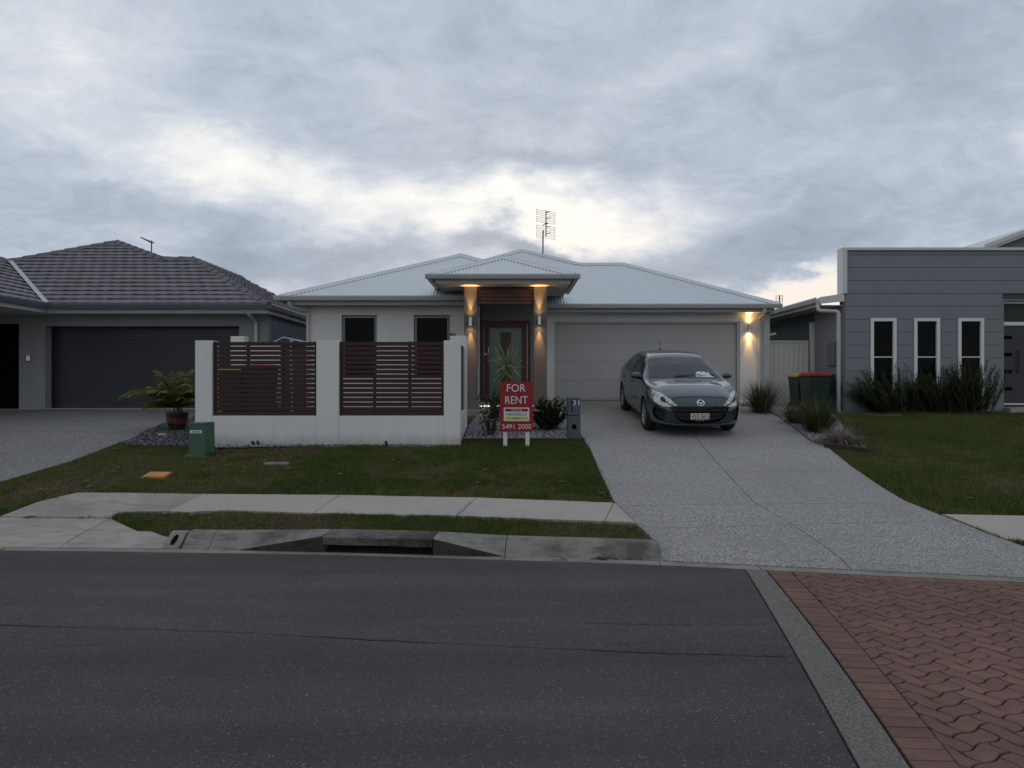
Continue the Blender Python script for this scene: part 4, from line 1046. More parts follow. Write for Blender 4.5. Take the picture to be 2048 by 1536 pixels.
# front door
fd = thing_d = wall_holes(dx0+.003, dx1-.003, FLZ-.01, dzt-.003, 17.72, 17.82, [(dx0+.07, dx1-.08, FLZ-.1, dzt-.09)]).build('front_door', 'door', H)
lx0, lx1, lz1 = dx0+.073, dx1-.083, dzt-.093
gxa, gxb, gza, gzb = xs(978.5, 17.72), xs(1043, 17.72), FLZ+.05, zs(656, 17.72)
leaf = wall_holes(lx0, lx1, FLZ, lz1, 17.735, 17.78, [(gxa, gxb, gza, gzb)]).build('door_leaf', 'door', fd)
MB().box(gxa, gxb, 17.75, 17.762, gza, gzb).build('glass_panel', 'frost', fd)
MB().box(xs(1000.5, 17.72), xs(1022.5, 17.72), 17.742, 17.7495, zs(764, 17.72), zs(664.5, 17.72)).build('centre_strip', 'door', fd)
hx = xs(976.5, 17.68); MB().tube([(hx, 17.68, zs(735, 17.7)), (hx, 17.68, zs(677, 17.7))], .013, 10).tube([(hx, 17.68, zs(729, 17.7)), (hx, 17.735, zs(729, 17.7))], .008).tube([(hx, 17.68, zs(683, 17.7)), (hx, 17.735, zs(683, 17.7))], .008).build('pull_handle', 'steel', fd, smooth=True)
MB().lathe([(.001, -.02), (.024, -.02), (.026, 0)], (xs(971.5, 17.7), 17.733, zs(708, 17.7)), 16, 'y').build('lock', 'steel', fd)
MB().box(-.795, dx0, 17.64, 17.698, 1.16, 3.45).build('reveal_strip', 'garage_dark', H)
# downpipes
downpipe(H, 'pvc', [(-5.10, YW-.02, 3.50), (-5.10, YW+.02, 3.36), (-4.80, YL-.045, 3.33), (-4.80, YL-.045, .8)])
downpipe(H, 'pvc', [(xs(1529, 17.9), 17.9, 3.50), (xs(1529, 17.9), 17.9, 3.36), (xs(1519.5, 18.33), 18.33, 3.30), (xs(1519.5, 18.33), 18.33, 1.1)])
box('corner_post', 'pvc', H, 6.50, 6.66, 18.33, 18.398, 1.0, 3.43, .004)
updown_lamp(xs(940.5, 15.5), 15.60, zs(642, 15.5), 'lit steel up-down wall light on the left porch pillar', 85, 75, .17, .035)
updown_lamp(xs(1078.5, 15.5), 15.60, zs(640, 15.5), 'lit steel up-down wall light on the right porch pillar', 85, 75, .17, .035)
updown_lamp(xs(1500, 18.3), 18.40, zs(655, 18.3), 'lit steel up-down wall light beside the right edge of the garage door', 34, 50, .15, .16)

# ------------------------------------------------------------------ courtyard fence
FY = 12.0; ft = zs(681, FY); fb = zs(832, FY)
Fn = thing('courtyard_wall', 'white rendered courtyard wall with piers and dark timber slat screens in front of the house', 'wall', (-3.1, FY, .56))
fx = lambda px: xs(px, FY)
piers = [(fx(390), fx(423.5)), (fx(632.5), fx(677.5)), (fx(887.5), fx(920))]
for a, b in piers: box('pier', 'wall_fence', Fn, a, b, FY, FY+.29, .40, ft, .005)
for (a, b) in ((piers[0][1], piers[1][0]), (piers[1][1], piers[2][0])):
    box('low_wall', 'wall_fence', Fn, a+.002, b-.002, FY+.004, FY+.20, .40, fb, .004)
    pn = MB()
    w = b - a; yb0, yb1 = FY+.075, FY+.115
    xsb = [(a+.004, a+.05), (a + w/3-.025, a + w/3+.02), (a + 2*w/3-.02, a + 2*w/3+.03), (b-.045, b-.004)]
    for q in xsb: pn.box(q[0], q[1], yb0, yb1, fb+.004, ft-.012)
    pn = pn.build('screen_frame', 'merbau', Fn)
    n = 16; pit = (ft - .008 - fb - .004)/n
    for k in range(n): box('slat', 'merbau', pn, a+.006, b-.006, FY+.05, FY+.073, fb+.006+pit*k, fb+.006+pit*k+pit-.0145, .002)
# returns
X1 = fx(920) - .005
box('return_wall', 'wall_fence', Fn, X1-.20, X1, FY+.292, 13.68, .45, 1.10, .004)
box('pier', 'wall_fence', Fn, X1-.31, X1+.0, 13.70, 14.0, .5, 2.53, .005)
pn = MB().box(X1-.12, X1-.08, FY+.30, FY+.34, 1.104, ft).box(X1-.12, X1-.08, 13.64, 13.68, 1.104, ft).build('screen_frame', 'merbau', Fn)
for k in range(16): box('slat', 'merbau', pn, X1-.075, X1-.05, FY+.296, 13.69, 1.108+.0765*k, 1.108+.0765*k+.063, .002)
SF = thing('side_fence', 'white side fence with a pier and a charcoal gate glimpsed behind the left slat screen', 'fence', (-5.7, 16.75, 1.0))
box('pier', 'wall_fence', SF, xs(461, 16.6), xs(488, 16.6), 16.6, 16.9, .8, zs(672.5, 16.6), .005)
box('panel', 'wall_fence', SF, xs(488, 16.7)+.01, xs(561, 16.7), 16.68, 16.80, .8, zs(686, 16.7), .005)
sg0 = MB().box(xs(561, 16.7)+.01, -4.90, 16.70, 16.74, 1.0, 1.06).box(xs(561, 16.7)+.01, -4.90, 16.70, 16.74, 2.50, 2.56).build('gate_frame', 'eave_shade_gate', SF)
for k in range(5): box('gate_board', 'eave_shade_gate', sg0, xs(561, 16.7)+.012+.106*k, xs(561, 16.7)+.010+.106*(k+1), 16.745, 16.765, 1.0, 2.56, .003)
t = thing('ornament', 'small dark ornament on top of the rear courtyard pier', 'ornament', (xs(905, 13.8), 13.85, 2.53)); mb = MB()
for k in range(5):
    a = 1.25*k; mb.lathe([(.002, -.03), (.028, -.015), (.034, .01), (.02, .03), (.002, .036)], (xs(905, 13.8)+.035*math.cos(a), 13.85+.035*math.sin(a), 2.56 + .012*(k % 2)), 8)
mb.build('clay_shape', 'pot_band', t, smooth=True)
for i, (px, lab) in enumerate(((507, 'left of the close pair of tiny black garden spotlights at the wall foot'), (517, 'right of the close pair of tiny black garden spotlights at the wall foot'), (773, 'single tiny black garden spotlight at the wall foot below the right screen'))):
    x, y = xs(px, 11.9), 11.9; z = g(x, y); t = thing('garden_spotlight', lab, 'spotlight', (x, y, z), 'garden spotlights at the courtyard wall')
    MB().tube([(x, y, z-.03), (x, y, z+.045)], .007, 6).build('spike', 'black', t); MB().tube([(x, y+.02, z+.04), (x-.005, y-.035, z+.075)], .020, 10, r1=.027).build('head', 'black', t, smooth=False)

# folding clothes line frame behind the fence
t = thing('folding_clothesline', 'pale folding clothesline frame showing above the left slat screen', 'clothesline', (xs(600, 14.5), 14.5, 1.0))
cz = lambda p: zs(p, 14.5); mb = MB()
for yy in (14.5, 15.3):
    mb.tube([(xs(548, 14.5), yy, cz(684)), (xs(567, 14.5), yy, cz(674.5)), (xs(606, 14.5), yy, cz(683.5))], .014, 6)
mb.tube([(xs(567, 14.5), 14.5, cz(674.5)), (xs(567, 14.5), 15.3, cz(674.5))], .012, 6).tube([(xs(569, 14.5), 14.9, cz(675)), (xs(572, 14.5), 14.9, .9)], .018, 8)
mb.build('frame', 'pvc', t)

# ------------------------------------------------------------------ house on the left
HL = thing('left_house', 'grey rendered house with dark concrete-tile hip roof and charcoal garage door', 'house', (-9, 18.1, .97))
LZ, LSL, LYE = 3.56, .51, 17.6; lp = lambda y: LZ + LSL*(y - LYE)
ER1 = (-6.04, LYE); XV = -11.55
front = [(XV, LYE), (-6.04, LYE), (-9.44, 21.0), (-10.32, 20.97), (-12.55, 22.58), (-14.7, 20.75)]
roofL = MB()
def lift(poly, f, dz=0): return [(x, y, f(x, y) + dz) for x, y in poly]
ff = lambda x, y: lp(y); fw = lambda x, y: LZ + LSL*(XV - x)
wing = [(XV, 12.4), (XV, LYE), (-14.7, 20.75), (-14.7, 12.4)]
fr = lambda x, y: LZ + LSL*(-6.04 - x)
rface = [(-6.04, LYE), (-6.04, 25), (-9.44, 25), (-9.44, 21.0)]
roofL.add(lift(front, ff, -.02), [tuple(range(6))]); roofL.add(lift(wing, fw, -.02), [(0, 1, 2, 3)]); roofL.add(lift(rface, fr, -.02), [(0, 1, 2, 3)])
bz = lp(21.0); az = lp(22.58)
roofL.add([(-12.55, 22.58, az-.02), (-10.32, 20.97, bz-.02), (-7.6, 19.6+9, LZ), (-12.55, 28, az-.02)], [(0, 1, 2, 3)])
roofL.add([(-12.55, 22.58, az-.02), (-14.7, 20.75, lp(20.75)-.02), (-19, 27, LZ), (-12.55, 28, az-.02)], [(3, 2, 1, 0)])
roofL.add([(-14.7, 12.4, fw(-14.7, 0)-.02), (-14.7, 20.75, fw(-14.7, 0)-.02), (-18, 20.75, LZ), (-18, 12.4, LZ)], [(0, 1, 2, 3)])
roofL = roofL.build('roof', 'tile', HL)
tiles = []
def tile_field(poly, f, eave_dir, org, up2d, slope, expo=.318, tw=.30):
    """rows of tiles on a sloping face; poly in plan (x,y)"""
    ct = 1/math.sqrt(1 + slope*slope); u2 = eave_dir; v2 = up2d
    uu = [((x-org[0])*u2[0] + (y-org[1])*u2[1]) for x, y in poly]; vv = [((x-org[0])*v2[0] + (y-org[1])*v2[1])/ct for x, y in poly]
    puv = list(zip(uu, vv))
    for r in range(-1, int(max(vv)/expo) + 1):
        for c in range(int(math.floor(min(uu)/tw)) - 1, int(max(uu)/tw) + 2):
            u0 = c*tw + (tw/2 if r % 2 else 0); v0 = r*expo + .06
            pu = puv if area(puv) > 0 else puv[::-1]
            q = pu
            for (a, b, cc) in ((-1, 0, -(u0+.002)), (1, 0, u0+tw-.002), (0, -1, -v0), (0, 1, v0+expo+.02)): 
                q = clip_half(q, a, b, cc)
                if len(q) < 3: break
            if len(q) < 3: continue
            q = clean(q)
            if len(q) < 3 or abs(area(q)) < .004: continue
            full = abs(area(q) - (tw-.004)*(expo+.02)) < 1e-3
            tiles.append((q, full, u0, v0, org, u2, v2, slope, ct, tw, expo))
def tile_mesh(q, u0, v0, org, u2, v2, slope, ct, tw, expo, jit):
    n3 = Vector((-v2[0]*slope*ct, -v2[1]*slope*ct, ct)); U = Vector((u2[0], u2[1], 0)); Vv = Vector((v2[0]*ct, v2[1]*ct, slope*ct))
    O = Vector((org[0], org[1], LZ)); pts = []
    # refine bottom edge for the slight wave of the tile nose
    def hgt(u, v): 
        t = (v - v0)/expo; w = math.sin((u - u0)/tw*2*math.pi)*.007
        return .036*(1 - t) + .006 + w*(1-t*.6) + jit
    ref = []
    for i in range(len(q)):
        a, b = q[i], q[(i+1) % len(q)]; ref.append(a)
        if abs(a[1]-b[1]) < 1e-4 and abs(a[0]-b[0]) > .1:
            for k in (1, 2, 3): ref.append((a[0] + (b[0]-a[0])*k/4, a[1]))
    n = len(ref); V = []
    for u, v in ref: V.append(O + U*u + Vv*v + n3*hgt(u, v))
    for u, v in ref: V.append(O + U*u + Vv*v + n3*max(hgt(u, v) - .026, -.01))
    return V, [tuple(range(n))] + [(i, i+n, (i+1) % n + n, (i+1) % n) for i in range(n)]
tile_field(front, ff, (1, 0), (XV, LYE), (0, 1), LSL)
nfront = len(tiles)
tile_field(rface, fr, (0, 1), (-6.04, LYE), (-1, 0), LSL)
tile_field([(XV, 15.4), (XV, LYE), (-14.7, 20.75), (-14.7, 15.4)], fw, (0, 1), (XV, 15.4), (-1, 0), LSL)
tr = []
for k, T in enumerate(tiles):
    q, full, u0, v0, org, u2, v2 = T[:7]; cx_ = sum(p[0] for p in q)/len(q); cy_ = sum(p[1] for p in q)/len(q)
    wx_ = org[0] + u2[0]*cx_ + v2[0]*cy_*T[8]; wy_ = org[1] + u2[1]*cx_ + v2[1]*cy_*T[8]; tr.append(math.hypot(wx_, wy_) + (30 if abs(wx_)/wy_ > .735 else 0))
order = sorted(range(len(tiles)), key=lambda k: tr[k]); rest = MB(); tm = {}
for rank, k in enumerate(order):
    q, full, u0, v0, org, u2, v2, slope, ct, tw, expo = tiles[k]; jit = random.uniform(-.003, .003)
    if full: q = [(u0+.002, v0), (u0+tw-.002, v0), (u0+tw-.002, v0+expo+.02), (u0+.002, v0+expo+.02)]
    V, Fc = tile_mesh(q, u0, v0, org, u2, v2, slope, ct, tw, expo, jit)
    if rank < 300:
        key = (u2, full) if full else None
        if key and key in tm:
            me, base = tm[key]; o = bpy.data.objects.new('tile', me); link(o, roofL)
            o.location = V[0] - base; 
        else:
            o = rawmesh('tile', V, Fc, 'tile', roofL)
            if key: tm[key] = (o.data, V[0].copy())
    else: rest.add(V, Fc)
if rest.v: o = rest.build('tile_field', 'tile', roofL); o['kind'] = 'stuff'
def ridge_tiles(p, q, L=.42):
    p, q = Vector(p), Vector(q); d = (q-p); n = max(1, int(d.length/(L-.05))); d.normalize(); side = d.cross(Vector((0, 0, 1))).normalized(); up = side.cross(d)
    for k in range(n):
        a = p + (q-p)*(k/n); b = a + d*L; V = []
        for c, r, h in ((a, .135, .045), (b, .115, .020)):
            for t in (-1, -.55, 0, .55, 1): V.append(c + side*r*t + up*(h + .055*(1 - abs(t)**1.6) - .06*abs(t)))
            for t in (1, 0, -1): V.append(c + side*(r-.02)*t + up*(h - .06))
        m = 8; rawmesh('ridge_tile', V, [(i, (i+1) % m, (i+1) % m + m, i+m) for i in range(m)] + [tuple(range(m))[::-1], tuple(range(m, 2*m))], 'cap', roofL)
c3 = lambda x, y: (x, y, lp(y))
ridge_tiles(c3(-6.04, LYE), c3(-9.44, 21.0)); ridge_tiles(c3(-10.30, 20.97), c3(-9.40, 20.97)); ridge_tiles(c3(-10.32, 20.97), c3(-12.55, 22.58)); ridge_tiles(c3(-14.7, 20.75), c3(-12.55, 22.58)); ridge_tiles((-14.7, 15.4, fw(-14.7, 0)), (-14.7, 20.8, fw(-14.7, 0)))
ridge_tiles((-9.44, 21.0, bz), (-9.44, 25, bz)); ridge_tiles((-12.55, 22.58, az), (-12.55, 27.5, az))
v0_, v1_ = Vector((XV-.02, LYE+.02, LZ+.068)), Vector((-14.62, 20.67, lp(20.67)+.068)); sd = Vector((.045, .045, 0)); rawmesh('valley_flashing', [v0_-sd+Vector((0,0,.02)), v0_, v0_+sd+Vector((0,0,.02)), v1_+sd+Vector((0,0,.02)), v1_, v1_-sd+Vector((0,0,.02))], [(0, 1, 4, 5), (1, 2, 3, 4)], 'valley', roofL)
gutter_run(HL, 'dark_gutter', (XV+.11, LYE, LZ+.02), (-6.04, LYE, LZ+.02), (0, -1, 0), .12, .12); gutter_run(HL, 'dark_gutter', (XV, 12.4, LZ+.02), (XV, LYE+.0, LZ+.02), (1, 0, 0), .12, .12)
gutter_run(HL, 'dark_gutter', (-6.04, LYE-.12, LZ+.02), (-6.04, 25, LZ+.02), (1, 0, 0), .12, .12)
lsz = 3.36
MB().box(XV-.02, -6.06, LYE+.02, LYE+.05, lsz, 3.555).box(XV-.02, XV+.01, 12.4, LYE+.018, lsz, 3.555).box(-6.09, -6.045, LYE+.052, 25, lsz, 3.555).build('fascia', 'fascia', HL)
MB().box(-14.5, -6.09, LYE+.052, 18.15, lsz+.004, lsz+.016).box(-6.7, -6.092, 18.152, 25, lsz+.004, lsz+.016).box(-14.5, XV-.03, 12.4, LYE+.050, lsz+.004, lsz+.016).build('eave_soffit', 'soffit', HL)
ggx0, ggx1, ggz = xs(90, 18.1), xs(478, 18.1), zs(652, 18.1)
wall_holes(xs(38, 18.1), -6.2, .5, lsz, 18.1, 18.36, [(ggx0, ggx1, .3, ggz)]).build('front_wall', 'wall_left', HL)
MB().box(-6.21, -6.0, 18.10, 25, .4, lsz+.0).build('side_wall', 'wall_side', HL) if False else MB().box(-6.40, -6.19, 18.362, 25, .4, lsz).build('side_wall', 'wall_side', HL)
MB().box(-14.5, xs(38, 18.1), 18.1, 18.3, zs(647, 18.1), lsz).box(-14.5, -13.4, 18.1, 18.3, .5, zs(647, 18.1)).build('entry_wall', 'wall_left', HL)
MB().box(-15.5, -11.9, 18.75, 18.8, .5, 3.4).build('entry_door', 'void', HL)
MB().box(-13.8, -12.1, 18.0, 18.12, .86, .965).build('entry_step', 'path', HL)
lg = MB().box(ggx0-.1, ggx1+.1, 18.46, 18.5, .7, ggz+.1).build('garage_door', 'garage_dark', HL)
nsl = 22; hh_ = (ggz + .05 - .985)/nsl
for k in range(nsl): box('door_slat', 'garage_dark', lg, ggx0-.02, ggx1+.02, 18.405 + .0, 18.425, .985+hh_*k+.001, .985+hh_*(k+1)-.001, .0015)
MB().box(ggx0+.003, ggx1-.003, 18.13, 18.45, .90, .978).build('threshold', 'path', HL)
downpipe(HL, 'pvc', [(xs(497, 17.65), 17.66, 3.46), (xs(497, 17.65), 17.66, 3.34), (xs(512, 18.04), 18.04, 3.18), (xs(512, 18.04), 18.04, 1.0)], .05)
t = thing('doorbell_light', 'small unlit steel fitting on the grey wall left of the dark garage door', 'wall fitting', (xs(57, 18.05), 18.1, zs(716, 18.05)))
box('housing', 'steel', t, xs(53, 18.05), xs(60.5, 18.05), 18.03, 18.098, zs(722, 18.05), zs(711, 18.05), .008)
# ------------------------------------------------------------------ roof aerials
def grid_aerial(x, y, zroof, top, s=1.0):
    t = thing('tv_antenna', 'tall grid tv antenna standing on the pale steel roof', 'antenna', (x, y, zroof))
    MB().tube([(x-.07, y, zroof-.1), (x-.06, y, top - 1.0*s + .35)], .022, 8).build('mast', 'wire', t)
    b = MB().tube([(x+.03, y-.05, top-.86*s), (x+.03, y-.05, top-.02)], .017, 6); b.box(x+.03, x+.09, y-.1, y-.04, top-.46*s, top-.42*s); b.tube([(x-.06, y, top-.48*s), (x+.03, y-.05, top-.42*s)], .015, 6)
    for k in (.07, .27, .55, .76): b.tube([(x+.03, y-.05, top-k*s), (x+.15, y-.2, top-(k+.01)*s)], .013, 5)
    b.build('boom', 'wire', t)
    for z0 in (0, .225, .50, .72):
        m = MB(); xl_, xr = x-.27, x+.32
        for k in range(4):
            zz_ = top - (z0 + .055*k)*s; m.tube([(xl_, y-.02, zz_+.03), (xr, y+.03, zz_-.05)], .0062, 4)
        m.tube([(xl_, y-.02, top-z0*s+.035), (xl_, y-.02, top-(z0+.165)*s+.02)], .007, 4); m.tube([(xr, y+.03, top-z0*s-.045), (xr, y+.03, top-(z0+.165)*s-.055)], .007, 4)
        m.build('reflector', 'wire', t)
grid_aerial(xs(1090, 22.6), 22.6, zs(512, 22.6), zs(421, 22.6), (zs(421, 22.6)-zs(474, 22.6))/.86)
t = thing('tv_antenna', 'thin slanted arrow-shaped tv antenna behind the ridge of the tiled roof', 'antenna', (xs(303, 24), 24, zs(515, 24)))
MB().tube([(xs(303, 24), 24, zs(530, 24)), (xs(303, 24), 24, zs(481, 24))], .022, 6).build('mast', 'wire', t)
p0, p1 = Vector(at(282, 475, 23.2)), Vector(at(306.5, 486, 24.1)); mb = MB().tube([p0, p1], .022, 6)
for k in range(12):
    c = p0 + (p1-p0)*(k/12); s_ = .03 + .006*k; dd = (p1-p0).normalized().cross(Vector((0, 0, 1))).normalized(); mb.tube([c - dd*s_, c + dd*s_], .006, 4)
mb.build('boom', 'wire', t)
t = thing('tv_antenna', 'small distant tv antenna beyond the right corner of the pale roof', 'antenna', (xs(1559, 34), 34, 3.0))
mb = MB().tube([(xs(1559, 34), 34, 3.0), (xs(1559, 34), 34, zs(590, 34))], .03, 5)
for k in range(3): mb.tube([(xs(1552, 34), 34, zs(592+5*k, 34)), (xs(1565, 34), 34, zs(592+5*k, 34))], .012, 4)
mb.tube([(xs(1552, 34), 34, zs(590, 34)), (xs(1552, 34), 34, zs(605, 34))], .012, 4).tube([(xs(1565, 34), 34, zs(590, 34)), (xs(1565, 34), 34, zs(605, 34))], .012, 4); mb.build('mast', 'wire', t)

# ------------------------------------------------------------------ house on the right
HR = thing('right_house', 'grey weatherboard house with flat parapet, narrow white-framed windows and dark front door', 'house', (10, 17, .95))
RY = 17.0; rx = lambda p: xs(p, RY); rz = lambda p: zs(p, RY)
XR0, XRD, XR1 = rx(1688), rx(2008), 16.0; ztop = rz(501)
wins = [(rx(1741), rx(1793)), (rx(1828), rx(1880)), (rx(1916), rx(1968))]; wz0, wz1 = rz(793), rz(636)
doorh = (XRD, XRD + 1.5, .3, rz(601))
holes = [(a, b, wz0, wz1) for a, b in wins] + [doorh]
wall_holes(XR0+.02, XR1, .4, ztop-.05, RY+.03, RY+.2, holes).build('wall_frame', 'board_gap', HR)
yl_ = [510, 535.2, 561, 587, 612.5, 638.7, 664.4, 690.3, 716.2, 742.2, 768.2, 794.2, 820, 846]
yl_ = [501.5] + yl_
for a_, b_ in zip(yl_[:-1], yl_[1:]):
    z1, z0 = rz(a_) - .0035, rz(b_) + .0035
    if z0 < .55: z0 = .55
    # split the course where openings interrupt it
    cuts = sorted([(h[0]-.035, h[1]+.035, h[2]-.035, h[3]+.035) for h in holes]); xsx = XR0 + .004; segs_ = []
    blocked = [c for c in cuts if c[2] < (z0+z1)/2 < c[3]]
    for c in blocked: segs_.append((xsx, c[0])); xsx = c[1]
    segs_.append((xsx, XR1))
    for (s0, s1) in segs_:
        if s1 - s0 > .05: box('weatherboard', 'board', HR, s0, s1, RY, RY+.028, z0, z1, .003)
for (a, b) in wins:
    zt_, zb_ = wz1 + .03, wz0 - .03
    wall_holes(a-.033, b+.033, zb_, zt_, RY+.004, RY+.028, [(a, b, wz0, wz1)]).build('window_trim', 'board', HR)
    window(HR, a+.002, b-.002, wz0+.002, wz1-.002, RY-.012, 'alu_white', .075, .10, mull=rz(714))
# entry
wall_holes(XRD-.033, XRD+1.533, .5, rz(601)+.03, RY+.002, RY+.029, [(XRD, XRD+1.5, .3, rz(601))]).build('entry_trim', 'board', HR)
wall_holes(XRD+.003, XRD+1.497, rz(808)-.02, rz(603), RY+.12, RY+.19, [(XRD+.03, XRD+1.46, rz(807), rz(650)), (XRD+.03, XRD+1.46, rz(643), rz(606))]).build('entry_frame', 'alu_white', HR)
MB().box(XRD+.03, XRD+1.46, RY+.15, RY+.16, rz(643), rz(606)).build('transom', 'blind', HR)
ed = MB().box(XRD+.03, XRD+1.46, RY+.15, RY+.18, rz(807), rz(650)).build('entry_door', 'entry_door', HR)
for k in range(4): MB().box(XRD+.05, XRD+.30, RY+.144, RY+.1495, rz(677.5+34.5*k), rz(670.5+34.5*k)).build('door_inset', 'void', ed)
MB().box(XRD+.42, XRD+.44, RY+.10, RY+.12, rz(745), rz(700)).box(XRD+.42, XRD+.44, RY+.12, RY+.149, rz(744), rz(742)).box(XRD+.42, XRD+.44, RY+.12, RY+.149, rz(703), rz(701)).build('pull_handle', 'black', ed)
MB().box(XRD-.02, XRD+1.6, RY-.25, RY+.2, .5, rz(815)).build('entry_step', 'path', HR)
# parapet capping
MB().box(XR0-.05, XR1+.1, RY-.05, RY+.25, ztop-.0, ztop+.065).build('parapet_cap', 'trim_white', HR)
MB().box(XR0-.05, XR0+.055, RY-.05, RY-.003, rz(587), ztop-.003).box(XR0-.05, XR0-.002, RY-.0025, RY+.25, rz(587), ztop-.003).build('parapet_end', 'trim_white', HR)
# side wall, side eave
SXW = 7.93
MB().box(SXW, SXW+.2, RY+.21, 18.62, .4, 3.475).build('side_wall', 'side_grey', HR); MB().box(SXW-.01, SXW+.2, 18.625, 27, .4, 3.475).build('side_wall', 'eave_shade_gate', HR)
MB().box(XR0-.012, XR0+.019, RY+.0, RY+.205, .45, ztop-.06).build('corner_board', 'board', HR)
ex = 7.37; ezr = 3.65
gutter_run(HR, 'gutter_metal', (ex+.02, RY-.0, ezr+.02), (ex+.02, 24, ezr+.02), (-1, 0, 0), .11, .115)
MB().prism([(ex+.02, RY+.02), (7.95, RY+.02), (7.95, 24), (ex+.02, 24)], lambda x, y: ezr - .02 + (x-ex)*.05, lambda x, y: ezr + .012 + (x-ex)*.05).build('side_roof', 'roof', HR)
MB().prism([(ex+.0, RY-.02), (7.95, RY-.02), (7.95, RY+.015), (ex, RY+.015)], lambda x, y: ezr - .13 + (x-ex)*.10, lambda x, y: ezr + .03 + (x-ex)*.15).build('barge_board', 'trim_white', HR)
MB().box(ex+.055, 8.12, RY+.205, 24, ezr-.17, ezr-.155).box(ex+.055, 7.92, RY+.02, RY+.2, ezr-.17, ezr-.155).build('eave_soffit', 'fascia', HR); MB().box(ex+.025, ex+.05, RY+.02, 24, ezr-.172, ezr-.024).build('fascia', 'fascia', HR)
downpipe(HR, 'pvc', [(ex-.03, RY+.05, 3.58), (ex-.03, RY+.03, 3.36), (xs(1677, RY-.06), RY-.06, 3.33), (xs(1677, RY-.06), RY-.06, .9)], .045)
box('meter_box', 'alu_grey', HR, SXW-.06, SXW-.002, 17.35, 17.75, 2.05, 2.62, .006)
# raised roof behind the parapet
u0, u1 = at(1962, 499, 21), at(2230, 401, 21)
MB().prism([(u0[0], 21), (16.5, 21), (16.5, 27), (u0[0], 27)], lambda x, y: u0[2] - .10 + (x-u0[0])*.375, lambda x, y: u0[2] + .05 + (x-u0[0])*.375).build('upper_roof', 'trim_white', HR)
MB().prism([(u0[0]+.1, 20.96), (16.5, 20.96), (16.5, 20.998), (u0[0]+.1, 20.998)], lambda x, y: u0[2] - .02 + (x-u0[0])*.375, lambda x, y: u0[2] + .11 + (x-u0[0])*.375).build('barge_board', 'trim_white', HR)
MB().prism([(u0[0]+.35, 21.3), (16.2, 21.3), (16.2, 26.8), (u0[0]+.35, 26.8)], 1.0, lambda x, y: u0[2] - .12 + (x-u0[0])*.375).build('upper_wall', 'side_grey', HR)
# gate between the houses
GY = 18.62; ga, gb = xs(1537, GY), xs(1616.5, GY); gt = zs(681, GY)
GT = thing('side_gate', 'cream ribbed steel gate between the two houses', 'gate', ((ga+gb)/2, GY, 1.0))
MB().box(ga, ga+.035, GY-.01, GY+.04, 1.03, gt).box(gb-.035, gb, GY-.01, GY+.04, 1.03, gt).box(ga+.036, gb-.036, GY, GY+.04, gt-.045, gt).box(ga+.036, gb-.036, GY, GY+.04, 1.03, 1.075).build('gate_frame', 'cream_steel', GT)
V = []; n = 8; w = (gb - ga - .074)/n
for k in range(n):
    x_ = ga + .037 + w*k
    for (dx_, dy_) in ((0, .004), (.014, .002), (.026, .034), (w-.014, .034), (w-.002, .002)): V.append((x_+dx_, GY+dy_))
m = len(V); rawmesh('infill_sheet', [(a, b, 1.078) for a, b in V] + [(a, b, gt-.047) for a, b in V], [(i, i+1, i+1+m, i+m) for i in range(m-1)], 'cream_steel', GT)
MB().box(ga-.012, ga-.002, GY-.01, GY+.03, 1.5, 2.9).tube([(ga-.03, GY-.03, 2.0), (ga+.03, GY-.03, 2.0)], .018, 8).tube([(ga-.03, GY-.03, 1.9), (ga-.03, GY-.03, 2.1)], .012, 6).build('latch', 'black', GT)
MB().tube([(6.62, GY-.1, zs(672, GY)), (6.80, GY-.32, zs(669, GY))], .028, 8).build('security_light_arm', 'alu_white', H)
box('gate_post', 'cream_steel', GT, xs(1621.5, GY), xs(1630, GY), GY-.01, GY+.08, .9, zs(645, GY), .003)
# ================================================================== parked car
def paint_mat():
    m, t, b = principled('car_paint'); b.inputs['Base Color'].default_value = (.020, .034, .038, 1)
    b.inputs['Metallic'].default_value = .6; b.inputs['Roughness'].default_value = .38; b.inputs['Coat Weight'].default_value = 1; b.inputs['Coat Roughness'].default_value = .04
    co = t.new('ShaderNodeTexCoord').outputs['Object']; n = t.noise(co, 400, 2, .5); f = t.maprange(n, .3, .7, .85, 1.2)
    t.put(b.inputs['Base Color'], t.mix(1.0, (.022, .046, .056), t.comb(f, f, f), 'MULTIPLY')); return m
M['paint'] = paint_mat()
M['cglass'] = glassmat('car_glass', (.30, .37, .37), 1.75)
M['tyre'] = pm('tyre_rubber', (.016, .016, .017), .85, nscale=20, var=.2)
M['alloy'] = pm('alloy_wheel', (.38, .38, .39), .35, .8, nscale=8, var=.1)
M['chrome'] = pm('chrome', (.75, .76, .78), .12, 1, nscale=5, var=.03)
M['lampglass'] = pm('headlight_reflector', (.42, .41, .40), .2, .8, nscale=22, var=.7, coat=1)
M['lampdark'] = pm('headlight_lens', (.09, .10, .11), .06, .3, nscale=20, var=.3, coat=1)
M['amber'] = pm('amber_lens', (.40, .20, .12), .2, .1, nscale=10, var=.1, coat=1)
M['plate'] = pm('number_plate', (.62, .60, .60), .5, nscale=4, var=.05)
M['plate_text'] = pm('plate_characters', (.13, .02, .04), .5)
M['seat'] = pm('seat_fabric', (.028, .028, .030), .9)
M['cloth'] = pm('white_cloth', (.62, .68, .68), .8, nscale=12, var=.1)
M['trim'] = pm('black_trim', (.010, .011, .012), .35)
S_ = lambda tab: (np.array([a for a, b in tab], float), np.array([b for a, b in tab], float))
